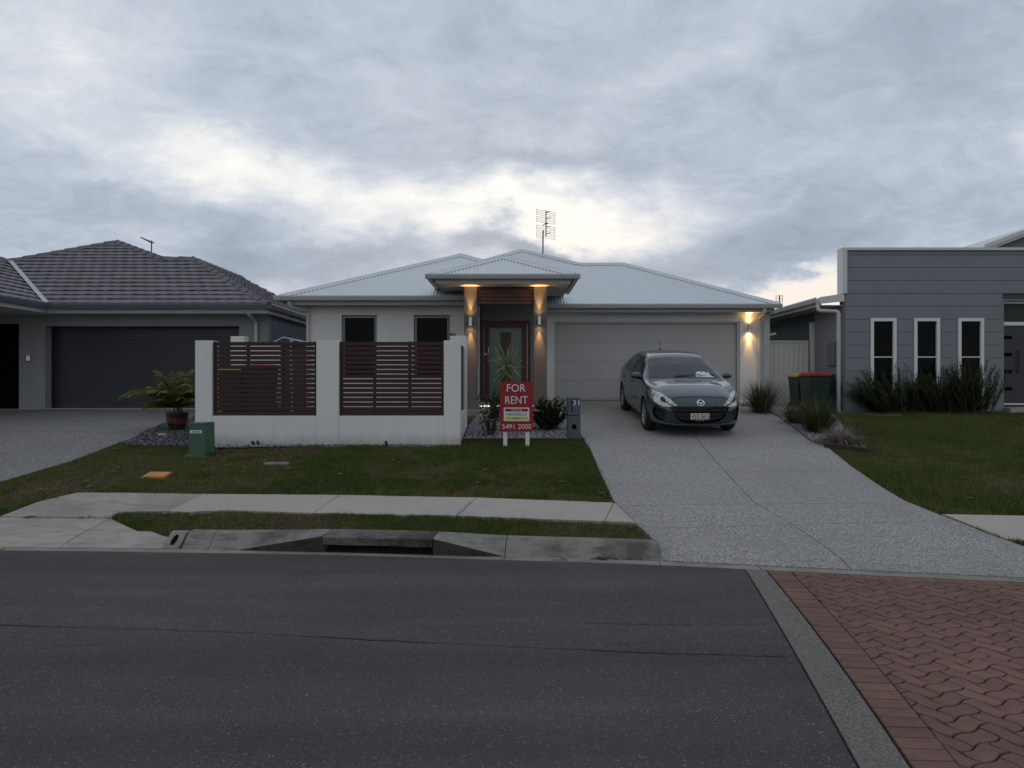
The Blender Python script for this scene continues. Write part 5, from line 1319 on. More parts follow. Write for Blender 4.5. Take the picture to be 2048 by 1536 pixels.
def curve(tab, s, sm=.05):
    x, y = S_(tab); q = np.linspace(-3*sm, 3*sm, 9); w = np.exp(-(q/sm)**2/1.2); w /= w.sum()
    k = np.minimum(1, np.asarray(s)/.15 + .05)    # less smoothing at the nose
    return sum(w[i]*np.interp(np.asarray(s) + q[i]*k, x, y) for i in range(9))
ZT = [(0,.615),(.03,.675),(.08,.725),(.15,.765),(.25,.805),(.45,.865),(.70,.92),(1.0,.955),(1.10,.965),(1.22,1.02),(1.60,1.235),(1.92,1.385),(2.08,1.43),(2.4,1.462),(2.8,1.468),(3.3,1.445),(3.8,1.375),(3.98,1.335),(4.2,1.14),(4.32,1.02),(4.40,.93),(4.44,.80),(4.46,.62)]
ZB = [(0,.36),(.04,.27),(.12,.215),(.5,.19),(1.5,.175),(3.5,.19),(4.2,.22),(4.38,.28),(4.46,.42)]
WW = [(0,.50),(.02,.58),(.05,.65),(.10,.715),(.18,.77),(.30,.815),(.50,.852),(.75,.874),(1.1,.876),(1.6,.868),(2.3,.868),(3.0,.876),(3.6,.880),(4.0,.858),(4.22,.82),(4.36,.76),(4.44,.66),(4.46,.56)]
ZSH = [(0,.575),(.05,.625),(.15,.69),(.30,.755),(.55,.845),(.85,.905),(1.15,.94),(1.4,.955),(2.2,.965),(3.0,.98),(3.6,.985),(4.05,.99),(4.25,.98),(4.38,.88),(4.46,.58)]
YSH = [(0,.88),(.15,.90),(.4,.925),(1.0,.93),(1.3,.955),(3.8,.955),(4.2,.93),(4.46,.9)]
# half width of the upper corner (hood crown / windscreen pillar / roof rail) and its drop below the centre line
YR = [(0,.60),(.3,.62),(.9,.62),(1.12,.685),(1.25,.68),(1.45,.650),(1.9,.592),(2.2,.580),(3.0,.565),(3.4,.550),(3.8,.52),(4.0,.51),(4.2,.58),(4.35,.6),(4.46,.5)]
DR = [(0,.012),(.3,.035),(.9,.030),(1.12,.022),(1.3,.03),(1.6,.045),(2.0,.055),(3.0,.058),(3.8,.05),(4.2,.05),(4.46,.02)]
NS = 150; s_arr = np.concatenate([np.linspace(0, .2, 22)[:-1], np.linspace(.2, 4.2, NS), np.linspace(4.2, 4.46, 22)[1:]])
zt, zb, ww_, zsh, ysh, yr, dr = (curve(t_, s_arr, sm) for t_, sm in ((ZT, .045), (ZB, .06), (WW, .05), (ZSH, .07), (YSH, .08), (YR, .06), (DR, .08)))
def ring(i):
    w = ww_[i]; zt_, zb_, zs_, a = zt[i], zb[i], zsh[i], yr[i]; b = zt_ - dr[i]; ys_ = w*ysh[i]
    a = min(a, ys_*.93); zm = zb_ + (zs_-zb_)*.52
    cab = max(0, min(1, (b - zs_ - .08)/.15))
    mid = (ys_*.5 + a*.5 + .018*cab + .03*(1-cab), zs_*.5 + b*.5 + .012*cab + .012*(1-cab))
    C = [(0, zb_), (w*.55, zb_), (w*.86, zb_+.012), (w*.965, zb_+.075), (w*.995, zm-.03), (w, zm+.04), (w*.985, zs_-.085), (ys_, zs_), mid, (a + .012, b - .012), (a*.78, zt_ - dr[i]*.38), (a*.4, zt_ - dr[i]*.08), (0, zt_)]
    return C
def bez(C, n=40):
    C = np.array(C); C = np.vstack([[-C[1][0], C[1][1]], C, [-C[-2][0], C[-2][1]]]); out = []; m = len(C) - 3
    for k in range(n + 1):
        t = k/n*m; i = min(int(t), m-1); f = t - i; p0, p1, p2, p3 = C[i:i+4]
        bs = ((-f**3+3*f*f-3*f+1)*p0 + (3*f**3-6*f*f+4)*p1 + (-3*f**3+3*f*f+3*f+1)*p2 + f**3*p3)/6
        cr = .5*((2*p1) + (p2-p0)*f + (2*p0-5*p1+4*p2-p3)*f*f + (3*p1-p0-3*p2+p3)*f**3)
        out.append(.35*bs + .65*cr)
    out[0][0] = 0; out[-1][0] = 0; return out
bm = bmesh.new(); grid = []; NR = 40
for i, s in enumerate(s_arr):
    half = bez(ring(i), NR); row = []
    # nose is bowed: centre sits forward of the corners
    for (yy, z) in half: row.append(bm.verts.new((yy, s, z)))
    for (yy, z) in half[-2:0:-1]: row.append(bm.verts.new((-yy, s, z)))
    grid.append(row)
m = len(grid[0])
for i in range(len(grid)-1):
    for j in range(m): bm.faces.new((grid[i][j], grid[i][(j+1) % m], grid[i+1][(j+1) % m], grid[i+1][j]))
for row, rev in ((grid[0], True), (grid[-1], False)):   # close nose and tail with shrinking rings
    prev = row; c = sum((v.co for v in row), Vector())/m
    for f in (.75, .45, .2):
        cur = [bm.verts.new((c.x + (v.co.x-c.x)*f, v.co.y + (-.012 if rev else .012)*(1-f), c.z + (v.co.z-c.z)*f)) for v in row]
        for j in range(m):
            q = (prev[j], prev[(j+1) % m], cur[(j+1) % m], cur[j]); bm.faces.new(q[::-1] if rev else q)
        prev = cur
    bm.faces.new(prev[::-1] if rev else prev)
# nose bow in plan
for v in bm.verts:
    y = v.co.y
    if y < .6: v.co.y += .10*(abs(v.co.x)/.8)**2.2*max(0, 1 - y/.6)
bmesh.ops.recalc_face_normals(bm, faces=bm.faces); bm.normal_update()
base_bvh = BVHTree.FromBMesh(bm)
AX = {'front': (0, 2, 1), 'side': (1, 2, 0), 'top': (0, 1, 2)}
def carve(poly, view, filt):
    a, b, c = AX[view]; P = [Vector(p) for p in poly]
    if area([tuple(p) for p in P]) < 0: P = P[::-1]
    x0, x1 = min(p.x for p in P)-.08, max(p.x for p in P)+.08; y0, y1 = min(p.y for p in P)-.08, max(p.y for p in P)+.08
    def reg(f):
        q = f.calc_center_median(); return x0 < q[a] < x1 and y0 < q[b] < y1 and filt(f, q)
    for i in range(len(P)):
        p, q = P[i], P[(i+1) % len(P)]; e = q - p; no = [0, 0, 0]; no[a], no[b] = e.y, -e.x; co = [0, 0, 0]; co[a], co[b] = p.x, p.y
        fs = [f for f in bm.faces if reg(f)]; geom = list({*fs, *[e_ for f in fs for e_ in f.edges], *[v for f in fs for v in f.verts]})
        bmesh.ops.bisect_plane(bm, geom=geom, dist=1e-5, plane_co=co, plane_no=no)
    bm.normal_update(); out = []
    for f in bm.faces:
        if not reg(f): continue
        q = f.calc_center_median(); x, y = q[a], q[b]
        if all((P[(i+1) % len(P)].x-P[i].x)*(y-P[i].y) - (P[(i+1) % len(P)].y-P[i].y)*(x-P[i].x) > -1e-5 for i in range(len(P))): out.append(f)
    return out
CARLOC = (3.38, 12.60, g(3.38, 13.5) - .9*.1045)
GFz, GRz = g(3.38, 13.51), g(3.38, 16.15)
pitch_a = math.atan2(GRz - GFz, 2.64)
CARLOC = (3.335, 13.51 - .91*math.cos(pitch_a) , GFz - .91*math.sin(pitch_a) + .010)
CAR = thing('parked_car', 'dark grey-green hatchback parked nose out on the driveway before the garage', 'car', CARLOC, rot=(pitch_a, 0, 0)); CSC = (.97, 1, .96); CAR.scale = CSC
def extract(name, faces, mat, off=0.0, parent=None, delete=True, thick=0):
    V = []; idx = {}; Fc = []
    for f in faces:
        q = []
        for v in f.verts:
            if v not in idx: idx[v] = len(V); V.append(v.co + v.normal*off)
            q.append(idx[v])
        Fc.append(q)
    o = rawmesh(name, [tuple(v) for v in V], Fc, mat, parent or CAR, smooth=True, local=True)
    if delete: bmesh.ops.delete(bm, geom=faces, context='FACES')
    return o
up = lambda f, q: f.normal.z > .25 and f.normal.y < .05 and 1.0 < q.y < 2.2 and q.z > .95
ws = carve([(-.705,1.000),(-.45,1.000),(0,1.000),(.45,1.0),(.705,1.000),(.69,1.05),(.612,1.30),(.59,1.335),(.53,1.352),(0,1.365),(-.53,1.352),(-.59,1.335),(-.612,1.30),(-.69,1.05)], 'front', up)
extract('windscreen', ws, 'cglass')
rw = carve([(-.50,1.06),(.50,1.06),(.47,1.28),(.44,1.32),(-.44,1.32),(-.47,1.28)], 'front', lambda f, q: q.y > 3.9 and f.normal.y > .2); extract('rear_window', rw, 'cglass')
for sg in (1, -1):
    sf = lambda f, q, sg=sg: q.x*sg > .45 and f.normal.x*sg > .3 and q.z > .93
    for nm, pl in (('front_side_window', [(1.62,1.035),(1.72,1.015),(2.46,1.03),(2.46,1.345),(2.30,1.352),(2.10,1.335),(1.86,1.22)]), ('rear_side_window', [(2.56,1.035),(3.22,1.06),(3.22,1.30),(3.05,1.335),(2.56,1.350)]), ('quarter_window', [(3.28,1.07),(3.56,1.10),(3.50,1.20),(3.28,1.29)])):
        extract(nm, carve(pl, 'side', sf), 'cglass')
    # wheel openings
    for wy, rr in ((.91, .350), (3.55, .350)):
        arc = [(wy + rr*math.cos(t), .325 + rr*math.sin(t)) for t in np.linspace(0, math.pi, 15)]
        fs = carve([(wy + rr, .10)] + arc + [(wy - rr, .10)], 'side', lambda f, q, sg=sg: q.x*sg > .50); bmesh.ops.delete(bm, geom=fs, context='FACES')
        mbw = MB(); n = 18; V = []
        for t in np.linspace(-.35, math.pi+.35, n):
            for xx in (.52, .862): V.append((sg*xx, wy + (rr+.004)*math.cos(t), .325 + (rr+.004)*math.sin(t)))
        V2 = [(sg*.52, wy, .325)] ; mbw.add(V, [(2*i, 2*i+1, 2*i+3, 2*i+2) for i in range(n-1)]); mbw.add([(sg*.515, wy-.37, .15), (sg*.515, wy+.37, .15), (sg*.515, wy+.37, .72), (sg*.515, wy-.37, .72)], [(0, 1, 2, 3)]); mbw.build('wheel_well', 'trim', CAR, local=True)
ff_ = lambda f, q: q.y < .75 and f.normal.y < -.12
gr = carve([(-.535,.585),(0,.578),(.535,.585),(.525,.53),(.45,.385),(.36,.305),(.20,.272),(0,.265),(-.20,.272),(-.36,.305),(-.45,.385),(-.525,.53)][::-1], 'front', ff_)
def lamp_poly(sg): return [(sg*x, z) for x, z in [(.420,.600),(.56,.570),(.69,.580),(.80,.640),(.845,.73),(.85,.83),(.80,.85),(.64,.785),(.51,.690)]]
lam = {}
grille = extract('grille', gr, 'trim', -.035)
for k in range(3):   # bars following the mouth
    z = .525 - .075*k; V = []; N = 15; hw = .50 - .055*k
    for i in range(N):
        x = -hw + 2*hw*i/(N-1); hit = base_bvh.ray_cast(Vector((x, -1, z - .012*(1-(x/hw)**2))), Vector((0, 1, 0))); y = hit[0].y + .012 if hit[0] else .1
        V += [(x, y, z - .012*(1-(x/hw)**2) - .012), (x, y, z - .012*(1-(x/hw)**2) + .012)]
    rawmesh('grille_bar', V, [(2*i, 2*i+2, 2*i+3, 2*i+1) for i in range(N-1)], 'black', grille, local=True)
for sg in (1, -1):
    fg = carve([(sg*x, z) for x, z in [(.615,.53),(.80,.545),(.80,.40),(.74,.315),(.655,.30),(.625,.36)]], 'front', lambda f, q, sg=sg: q.y < .8 and q.x*sg > .5 and f.normal.y < -.05)
    extract('fog_recess', fg, 'trim', -.03)
    hl = carve(lamp_poly(sg), 'front', lambda f, q, sg=sg: q.y < 1.0 and q.x*sg > .38 and f.normal.y < .05 and q.z > .55 and (f.normal.y < -.08 or abs(f.normal.x) > .3))
    h = extract('headlight', hl, 'lampglass', .002)
    for (x, z, r_, mt) in ((.655, .685, .058, 'lampdark'), (.545, .628, .030, 'chrome'), (.775, .755, .036, 'amber')):
        hit = base_bvh.ray_cast(Vector((sg*x, -1, z)), Vector((0, 1, 0)))
        if hit[0] is None: continue
        n = hit[1]; c = hit[0]; u_ = n.orthogonal().normalized(); v__ = n.cross(u_); V = [tuple(c + n*.013)]
        for rr2, hh2 in ((r_*.5, .012), (r_*.85, .008), (r_, .003), (r_*1.12, .005), (r_*1.18, .0)):
            for j in range(16): t = 2*math.pi*j/16; V.append(tuple(c + n*hh2 + (u_*math.cos(t) + v__*math.sin(t))*rr2))
        Fc = [(0, 1+j, 1+(j+1) % 16) for j in range(16)] + [(1+k*16+j, 1+(k+1)*16+j, 1+(k+1)*16+(j+1) % 16, 1+k*16+(j+1) % 16) for k in range(4) for j in range(16)]
        rawmesh('lamp_bowl', V, Fc, mt, h, smooth=True, local=True)
bm.normal_update()
me = bpy.data.meshes.new('body'); bm.to_mesh(me); me.polygons.foreach_set('use_smooth', [True]*len(me.polygons)); me.materials.append(M['paint']); me.update()
body = bpy.data.objects.new('body', me); link(body, CAR)
def surf_line(name, pts, view, w=.008, mat='trim', off=.0015, parent=None, sg=1, sub=14):
    a, b, c = AX[view]; dr_ = {'front': Vector((0, 1, 0)), 'side': Vector((-sg, 0, 0)), 'top': Vector((0, 0, -1))}[view]; Q = []
    for i in range(len(pts)-1):
        for k in range(sub): t = k/sub; Q.append((pts[i][0]*(1-t)+pts[i+1][0]*t, pts[i][1]*(1-t)+pts[i+1][1]*t))
    Q.append(pts[-1]); P = []
    for x, y in Q:
        o = [0, 0, 0]; o[a], o[b] = x, y; o = Vector(o) - dr_*3; h = base_bvh.ray_cast(o, dr_)
        if h[0] is not None: P.append((h[0], h[1]))
    V = []
    for i, (p, n) in enumerate(P):
        d = (P[min(i+1, len(P)-1)][0] - P[max(i-1, 0)][0]).normalized(); s_ = d.cross(n).normalized()*w/2; V += [tuple(p + s_ + n*off), tuple(p - s_ + n*off)]
    return rawmesh(name, V, [(2*i, 2*i+1, 2*i+3, 2*i+2) for i in range(len(P)-1)], mat, parent or body, local=True)
surf_line('bonnet_gap', [(-.50,.70),(-.42,.738),(-.25,.748),(0,.752),(.25,.748),(.42,.738),(.50,.70)], 'front', .024, 'trim', .004)
for sg in (1, -1):
    surf_line('bonnet_gap', [(sg*.80,.44),(sg*.775,.75),(sg*.765,.95)], 'top')
    surf_line('door_gap', [(1.42,.34),(1.30,.60),(1.34,.90),(1.56,1.02)], 'side', sg=sg); surf_line('door_gap', [(2.51,1.03),(2.50,.6),(2.52,.30)], 'side', sg=sg); surf_line('door_gap', [(1.42,.34),(3.05,.33),(3.18,.55),(3.42,.72),(3.40,1.05)], 'side', sg=sg)
    surf_line('pillar_trim', [(2.505,1.02),(2.505,1.35)], 'side', .11, 'trim', .003, sg=sg); surf_line('pillar_trim', [(3.25,1.05),(3.25,1.31)], 'side', .05, 'trim', .003, sg=sg)
    surf_line('window_trim', [(1.50,.995),(1.7,.998),(2.5,1.012),(3.2,1.035),(3.58,1.08)], 'side', .03, 'trim', .004, sg=sg); surf_line('window_trim', [(1.50,1.0),(1.85,1.245),(2.08,1.352),(2.3,1.37),(2.56,1.37),(3.06,1.352),(3.4,1.31),(3.6,1.11)], 'side', .022, 'trim', .004, sg=sg)
    # painted ledge under the corner intake
    P_ = []
    for x_, z_ in ((.815,.335),(.77,.290),(.70,.268),(.60,.258),(.48,.246),(.34,.236),(.2,.230),(0,.228)):
        hh = base_bvh.ray_cast(Vector((sg*x_, -1, z_)), Vector((0, 1, 0)))
        if hh[0] is not None: P_.append(hh[0])
    rawmesh('bumper_lip', [tuple(p + q) for p in P_ for q in (Vector((0, .006, .022)), Vector((0, -.030, .006)), Vector((0, -.026, -.014)), Vector((0, .01, -.03)))], [(4*i+j, 4*i+j+1, 4*i+j+5, 4*i+j+4) for i in range(len(P_)-1) for j in range(3)], 'paint', body, smooth=True, local=True)
    surf_line('sill_trim', [(1.30,.235),(3.14,.245)], 'side', .03, sg=sg)
    for yy in (2.30, 3.25):
        hh = base_bvh.ray_cast(Vector((sg*2, yy, .83)), Vector((-sg, 0, 0)))[0]; MB().tube([(hh.x+sg*.004, yy-.09, .83), (hh.x+sg*.028, yy-.06, .83), (hh.x+sg*.028, yy+.06, .83), (hh.x+sg*.004, yy+.09, .83)], .011, 6).build('door_handle', 'paint', CAR, smooth=True, local=True)
    # mirror
    mb = MB(); V = []; N = 12; cx, cy, cz = sg*.930, 1.50, 1.005
    prof = [(-.105, .35), (-.09, .75), (-.04, 1.0), (.03, .98), (.075, .72), (.095, .30)]
    for xx, k in prof:
        for j in range(N): t = 2*math.pi*j/N; V.append((cx + sg*xx, cy + .066*k*math.cos(t) + .02*xx/.1*1, cz + (.078 if math.sin(t) > 0 else .058)*k*math.sin(t)))
    Fc = [(i*N+j, i*N+(j+1) % N, (i+1)*N+(j+1) % N, (i+1)*N+j) for i in range(5) for j in range(N)] + [tuple(range(N)), tuple(5*N+j for j in range(N))]
    mir = rawmesh('wing_mirror', V, Fc, 'paint', CAR, smooth=True, local=True)
    MB().tube([(sg*.80, 1.49, .955), (sg*.88, 1.50, .972)], .028, 8).build('mirror_stalk', 'trim', mir, local=True)
    MB().box(min(cx-.07, cx+.07), max(cx-.07, cx+.07), cy+.058, cy+.063, cz-.04, cz+.045).build('mirror_glass', 'chrome', mir, local=True)
# wheels
def wheel(x, y, sg):
    R0, Wd = .317, .205; o = bpy.data.objects.new('wheel', None); link(o, CAR)
    prof = [(.212, -Wd/2+.015), (.235, -Wd/2), (.29, -Wd/2+.004), (R0-.008, -Wd/2+.03), (R0, -Wd/2+.055), (R0, Wd/2-.055), (R0-.008, Wd/2-.03), (.29, Wd/2-.004), (.235, Wd/2), (.212, Wd/2-.015)]
    MB().lathe(prof, (x, y, .317), 40, 'x').build('tyre', 'tyre', o, smooth=True, local=True)
    xo = x + sg*(Wd/2 - .012)
    rim = MB().lathe([(.215, 0), (.205, -sg*.012), (.195, -sg*.05), (.19, -sg*.15), (.05, -sg*.16)], (xo, y, .317), 40, 'x')
    rim.lathe([(.0, sg*.0), (.035, -sg*.001), (.055, -sg*.012), (.06, -sg*.04)], (xo - sg*.015, y, .317), 20, 'x')
    for k in range(10):
        a = 2*math.pi*k/10 + (.11 if k % 2 else -.11); ca_, sa_ = math.cos(a), math.sin(a); px_, pz_ = -sa_, ca_
        pts = []
        for r_, wd, dep in ((.04, .018, .020), (.12, .013, .014), (.208, .017, .010)):
            for s2 in (-1, 1): pts.append((xo - sg*dep, y + ca_*r_ + px_*wd*s2, .317 + sa_*r_ + pz_*wd*s2))
            for s2 in (-1, 1): pts.append((xo - sg*(dep+.03), y + ca_*r_ + px_*wd*s2, .317 + sa_*r_ + pz_*wd*s2))
        rim.add(pts, [(0, 1, 5, 4), (4, 5, 9, 8), (0, 4, 6, 2), (4, 8, 10, 6), (1, 3, 7, 5), (5, 7, 11, 9)])
    rim.build('rim', 'alloy', o, smooth=False, local=True)
    MB().lathe([(.0, 0), (.15, 0), (.155, -sg*.02)], (xo - sg*.09, y, .317), 24, 'x').build('brake_disc', 'steel', o, local=True)
for sg in (1, -1):
    wheel(sg*.765, .91, sg); wheel(sg*.765, 3.55, sg)
# emblem: ring with winged v
hit = base_bvh.ray_cast(Vector((0, -1, .655)), Vector((0, 1, 0))); cy0 = hit[0].y - .006; nrm = hit[1]
emb = MB(); N = 32; V = []
el = lambda r_, t: (.074*r_*math.cos(t), .056*r_*math.sin(t))
for r_, d in ((1.0, .0), (.97, -.008), (.80, -.008), (.78, .0)):
    for j in range(N): x, z = el(r_, 2*math.pi*j/N); V.append((x, cy0 + d + z*.35, .655 + z))
emb.add(V, [(k*N+j, k*N+(j+1) % N, (k+1)*N+(j+1) % N, (k+1)*N+j) for k in range(3) for j in range(N)])
vpts = [(-.060,.014),(-.045,.022),(-.020,.014),(0,-.010),(.020,.014),(.045,.022),(.060,.014),(.050,.004),(.024,-.004),(0,-.030),(-.024,-.004),(-.050,.004)]
emb.add([(x, cy0 - .009 + z*.35, .655+z) for x, z in vpts], [(0,1,2,11),(2,10,11),(2,3,9,10),(3,4,8,9),(4,5,7,8)[:4],(5,6,7)]); emb = emb.build('emblem', 'chrome', CAR, local=True)
V = [(0, cy0 - .001, .655)] + [(el(.85, 2*math.pi*j/N)[0], cy0 - .001 + el(.85, 2*math.pi*j/N)[1]*.35, .655 + el(.85, 2*math.pi*j/N)[1]) for j in range(N)]
rawmesh('emblem_ground', V, [(0, 1+j, 1+(j+1) % N) for j in range(N)], 'black', emb, local=True)
py_ = base_bvh.ray_cast(Vector((.05, -1, .40)), Vector((0, 1, 0)))[0].y - .018
pl = box('number_plate', 'plate', CAR, -.185, .155, py_-.008, py_, .352, .462, .004, local=True)
text_xz('plate_characters', '452\u00b7SKS', 'plate_text', pl, -.015, py_-.0105, .410, .084, .315, local=True)
box('plate_tag', 'mailbox', pl, -.10, .06, py_-.004, py_+.002, .318, .350, .002, local=True)
# wipers, aerial, interior
def wiper(x0, x1):
    P = []
    for k in range(9):
        t = k/8; x = x0 + (x1-x0)*t; z = 1.020 + .024*t + .006*math.sin(t*3); h = base_bvh.ray_cast(Vector((x, 0, z)), Vector((0, 1, 0)))
        if h[0] is not None: P.append(h[0] + h[1]*.014)
    MB().tube(P, .009, 5, r1=.007).build('wiper', 'black', CAR, local=True)
wiper(-.20, .36); wiper(.28, .60)
surf_line('cowl_panel', [(-.70,1.004),(0,1.004),(.70,1.004)], 'front', .022, 'trim', .004)
h = base_bvh.ray_cast(Vector((-.05, 3.3, 3)), Vector((0, 0, -1)))[0]; MB().lathe([(.0, .03), (.022, .02), (.03, 0)], (h.x, h.y, h.z), 10).tube([(h.x, h.y, h.z+.02), (h.x-.01, h.y+.10, h.z+.22)], .006, 6, r1=.004).build('roof_aerial', 'black', CAR, local=True)
MB().box(-.70, .70, 1.16, 1.62, .80, .965).box(-.68, .68, 1.19, 1.30, .93, .972).build('dashboard', 'trim', CAR, local=True)
for x in (-.36, .36):
    MB().bbox(x-.25, x+.25, 2.25, 2.40, .55, 1.13, .05).bbox(x-.25, x+.25, 1.85, 2.30, .40, .60, .05).bbox(x-.13, x+.13, 2.30, 2.40, 1.15, 1.32, .04).build('seat', 'seat', CAR, smooth=True, local=True)
MB().bbox(-.62, .62, 3.15, 3.3, .5, 1.12, .05).bbox(-.40, -.2, 3.17, 3.27, 1.14, 1.26, .03).bbox(.2, .40, 3.17, 3.27, 1.14, 1.26, .03).build('rear_seat', 'seat', CAR, smooth=True, local=True)
MB().lathe([(.17, 0), (.182, .012), (.194, 0), (.182, -.012), (.17, 0)], (-.36, 1.70, .97), 28, 'y').bbox(-.42, -.30, 1.68, 1.71, .93, 1.0, .01).build('steering_wheel', 'trim', CAR, smooth=True, local=True)
h = base_bvh.ray_cast(Vector((0, 1.92, 3)), Vector((0, 0, -1)))[0]; MB().bbox(-.11, .11, 1.86, 1.885, h.z-.13, h.z-.07, .01).build('rear_view_mirror', 'trim', CAR, local=True)
# crumpled white cloth on the dashboard: a thing lying in the car
V = []; n = 22
cl = thing('crumpled_cloth', 'crumpled pale cloth lying on the dashboard behind the windscreen', 'cloth', (0, 0, 0))
Mx = Matrix.Translation(CARLOC) @ Matrix.Rotation(pitch_a, 4, 'X') @ Matrix.Diagonal((*CSC, 1)); r_ = np.random.default_rng(5); bumps = [(r_.uniform(.14, .56), r_.uniform(1.22, 1.42), r_.uniform(.03, .07), r_.uniform(.3, 1)) for _ in range(14)]
for i in range(n):
    for j in range(9):
        x = .10 + .50*i/(n-1); y = 1.20 + .24*j/8; e = math.sin(math.pi*i/(n-1))**.5*math.sin(math.pi*(j+.6)/9.2)
        z = 1.000 + e*(.045 + .10*max(h_*math.exp(-((x-a_)**2 + (y-b_)**2)/(2*s__*s__)) for a_, b_, s__, h_ in bumps)) + .03*e*(j/8)
        V.append(Mx @ Vector((x, y, z)))
cl.location = V[90]; WL[cl.name] = V[90].copy(); rawmesh('cloth_sheet', V, [(i*9+j, i*9+j+1, (i+1)*9+j+1, (i+1)*9+j) for i in range(n-1) for j in range(8)], 'cloth', cl, smooth=True)

# ================================================================== street and garden objects
# for rent sign
SY = 11.90; sx0, sx1 = xs(1000, SY), xs(1066, SY); sz0, sz1 = zs(863, SY), zs(763.5, SY); sg_ = thing('for_rent_sign', 'red FOR RENT agency board on two short white posts in the grass', 'sign', ((sx0+sx1)/2, SY, g(0, SY)))
for a, b in ((xs(1006.5, SY), xs(1014.5, SY)), (xs(1051, SY), xs(1059, SY))): box('post', 'sign_white', sg_, a, b, SY+.01, SY+.05, g(a, SY)-.1, sz1-.12, .003)
bd = box('board', 'sign_red', sg_, sx0, sx1, SY-.008, SY+.008, sz0, sz1, .002); fy_ = SY - .0105
cxs = (sx0+sx1)/2
text_xz('lettering', 'FOR', 'sign_text', bd, xs(1032.5, SY), fy_, zs(776, SY), 15.2/119.3, 37.5/119.3); text_xz('lettering', 'RENT', 'sign_text', bd, xs(1033, SY), fy_, zs(800, SY), 15.2/119.3, 45/119.3)
text_xz('lettering', '5491 2000', 'sign_text', bd, xs(1033.5, SY), fy_, zs(853, SY), 9.6/119.3, 58/119.3)
def rrect(x0, x1, z0, z1, r, y, n=5):
    P = []
    for cx, cz, a0 in ((x1-r, z1-r, 0), (x0+r, z1-r, 90), (x0+r, z0+r, 180), (x1-r, z0+r, 270)):
        for k in range(n+1): t = R(a0 + 90*k/n); P.append((cx + r*math.cos(t), y, cz + r*math.sin(t)))
    return P
q = rrect(xs(1007.5, SY), xs(1058.5, SY), zs(842, SY), zs(815, SY), .015, fy_+.0005); rawmesh('agency_panel', q, [tuple(range(len(q)))[::-1]], 'sign_white', bd)
MB().box(xs(1010, SY), xs(1056, SY), fy_-.0015, fy_-.0005, zs(823, SY), zs(817.2, SY)).build('red_band', 'sign_red', bd); MB().box(xs(1010, SY), xs(1056, SY), fy_-.0015, fy_-.0005, zs(839.8, SY), zs(833.6, SY)).build('yellow_band', 'sign_yellow', bd)
text_xz('lettering', 'SINCE 1956', 'sign_text', bd, xs(1033, SY), fy_-.002, zs(820.2, SY), 3.4/119.3, 21/119.3); text_xz('lettering', 'HENZELLS', 'sign_blue', bd, xs(1033, SY), fy_-.002, zs(828.4, SY), 5.4/119.3, 41/119.3); text_xz('lettering', 'AGENCY', 'sign_blue', bd, xs(1033, SY), fy_-.002, zs(836.6, SY), 3.4/119.3, 18/119.3)
# letterbox
BY = 12.5; a, b = xs(1136, BY), xs(1161, BY); mbx = thing('letterbox', 'slate grey pillar letterbox numbered 31 at the driveway edge', 'letterbox', ((a+b)/2, BY, g(1.1, BY)))
up_ = box('upper_box', 'mailbox', mbx, a, b, BY, BY+.30, zs(831, BY)+.003, zs(795, BY), .005); box('lower_box', 'mailbox', mbx, a+.002, b+.001, BY+.003, BY+.30, .5, zs(832, BY), .005)
MB().box(xs(1142.6, BY), xs(1144.8, BY), BY-.004, BY-.001, zs(822, BY), zs(800, BY)).lathe([(.0, 0), (.012, 0)], (xs(1144.5, BY), BY-.004, zs(823.5, BY)), 10, 'y').build('slot', 'void', up_)
text_xz('house_number', '31', 'sign_white', up_, xs(1152, BY), BY-.004, zs(805.5, BY), 10/113.6, 13/113.6)
MB().lathe([(.0, -.001), (.036, -.001), (.038, -.006), (.044, -.006), (.046, .001)], (xs(1148.5, BY), BY+.003, zs(853.5, BY)), 24, 'y').build('round_holder', 'void', mbx)
# timber edging
ed_ = thing('garden_edging', 'dark timber sleeper edging between the lawn and the white pebble bed', 'edging', (.2, 12.4, .6)); za = g(.2, 12.4)
box('sleeper', 'sleeper', ed_, -.86, 1.27, 12.38, 12.43, za-.12, za+.045, .004)
ed2 = thing('garden_edging', 'short dark sleeper edging at the pebble bed corner beside the neighbouring lawn', 'edging', (*gp(1695, 905), .6))
pA, pB, pC = gp(1648, 896), gp(1738, 908), gp(1722, 885)
def plank(p, q, name, par, h=.09, w=.05):
    d = Vector((q[0]-p[0], q[1]-p[1], 0)).normalized(); s_ = Vector((-d.y, d.x, 0))*w; z0, z1 = g(*p), g(*q); P = [Vector((p[0], p[1], z0)), Vector((q[0], q[1], z1)), Vector((q[0], q[1], z1)) + s_, Vector((p[0], p[1], z0)) + s_]
    V = [tuple(v - Vector((0, 0, .1))) for v in P] + [tuple(v + Vector((0, 0, h))) for v in P]; return rawmesh(name, V, [(0,3,2,1),(4,5,6,7),(0,1,5,4),(1,2,6,5),(2,3,7,6),(3,0,4,7)], 'sleeper', par)
plank(pA, pB, 'sleeper', ed2, .085); plank((pB[0]-.02, pB[1]+.06), (pC[0]+.0, pC[1]+.1), 'sleeper', ed2, .07)
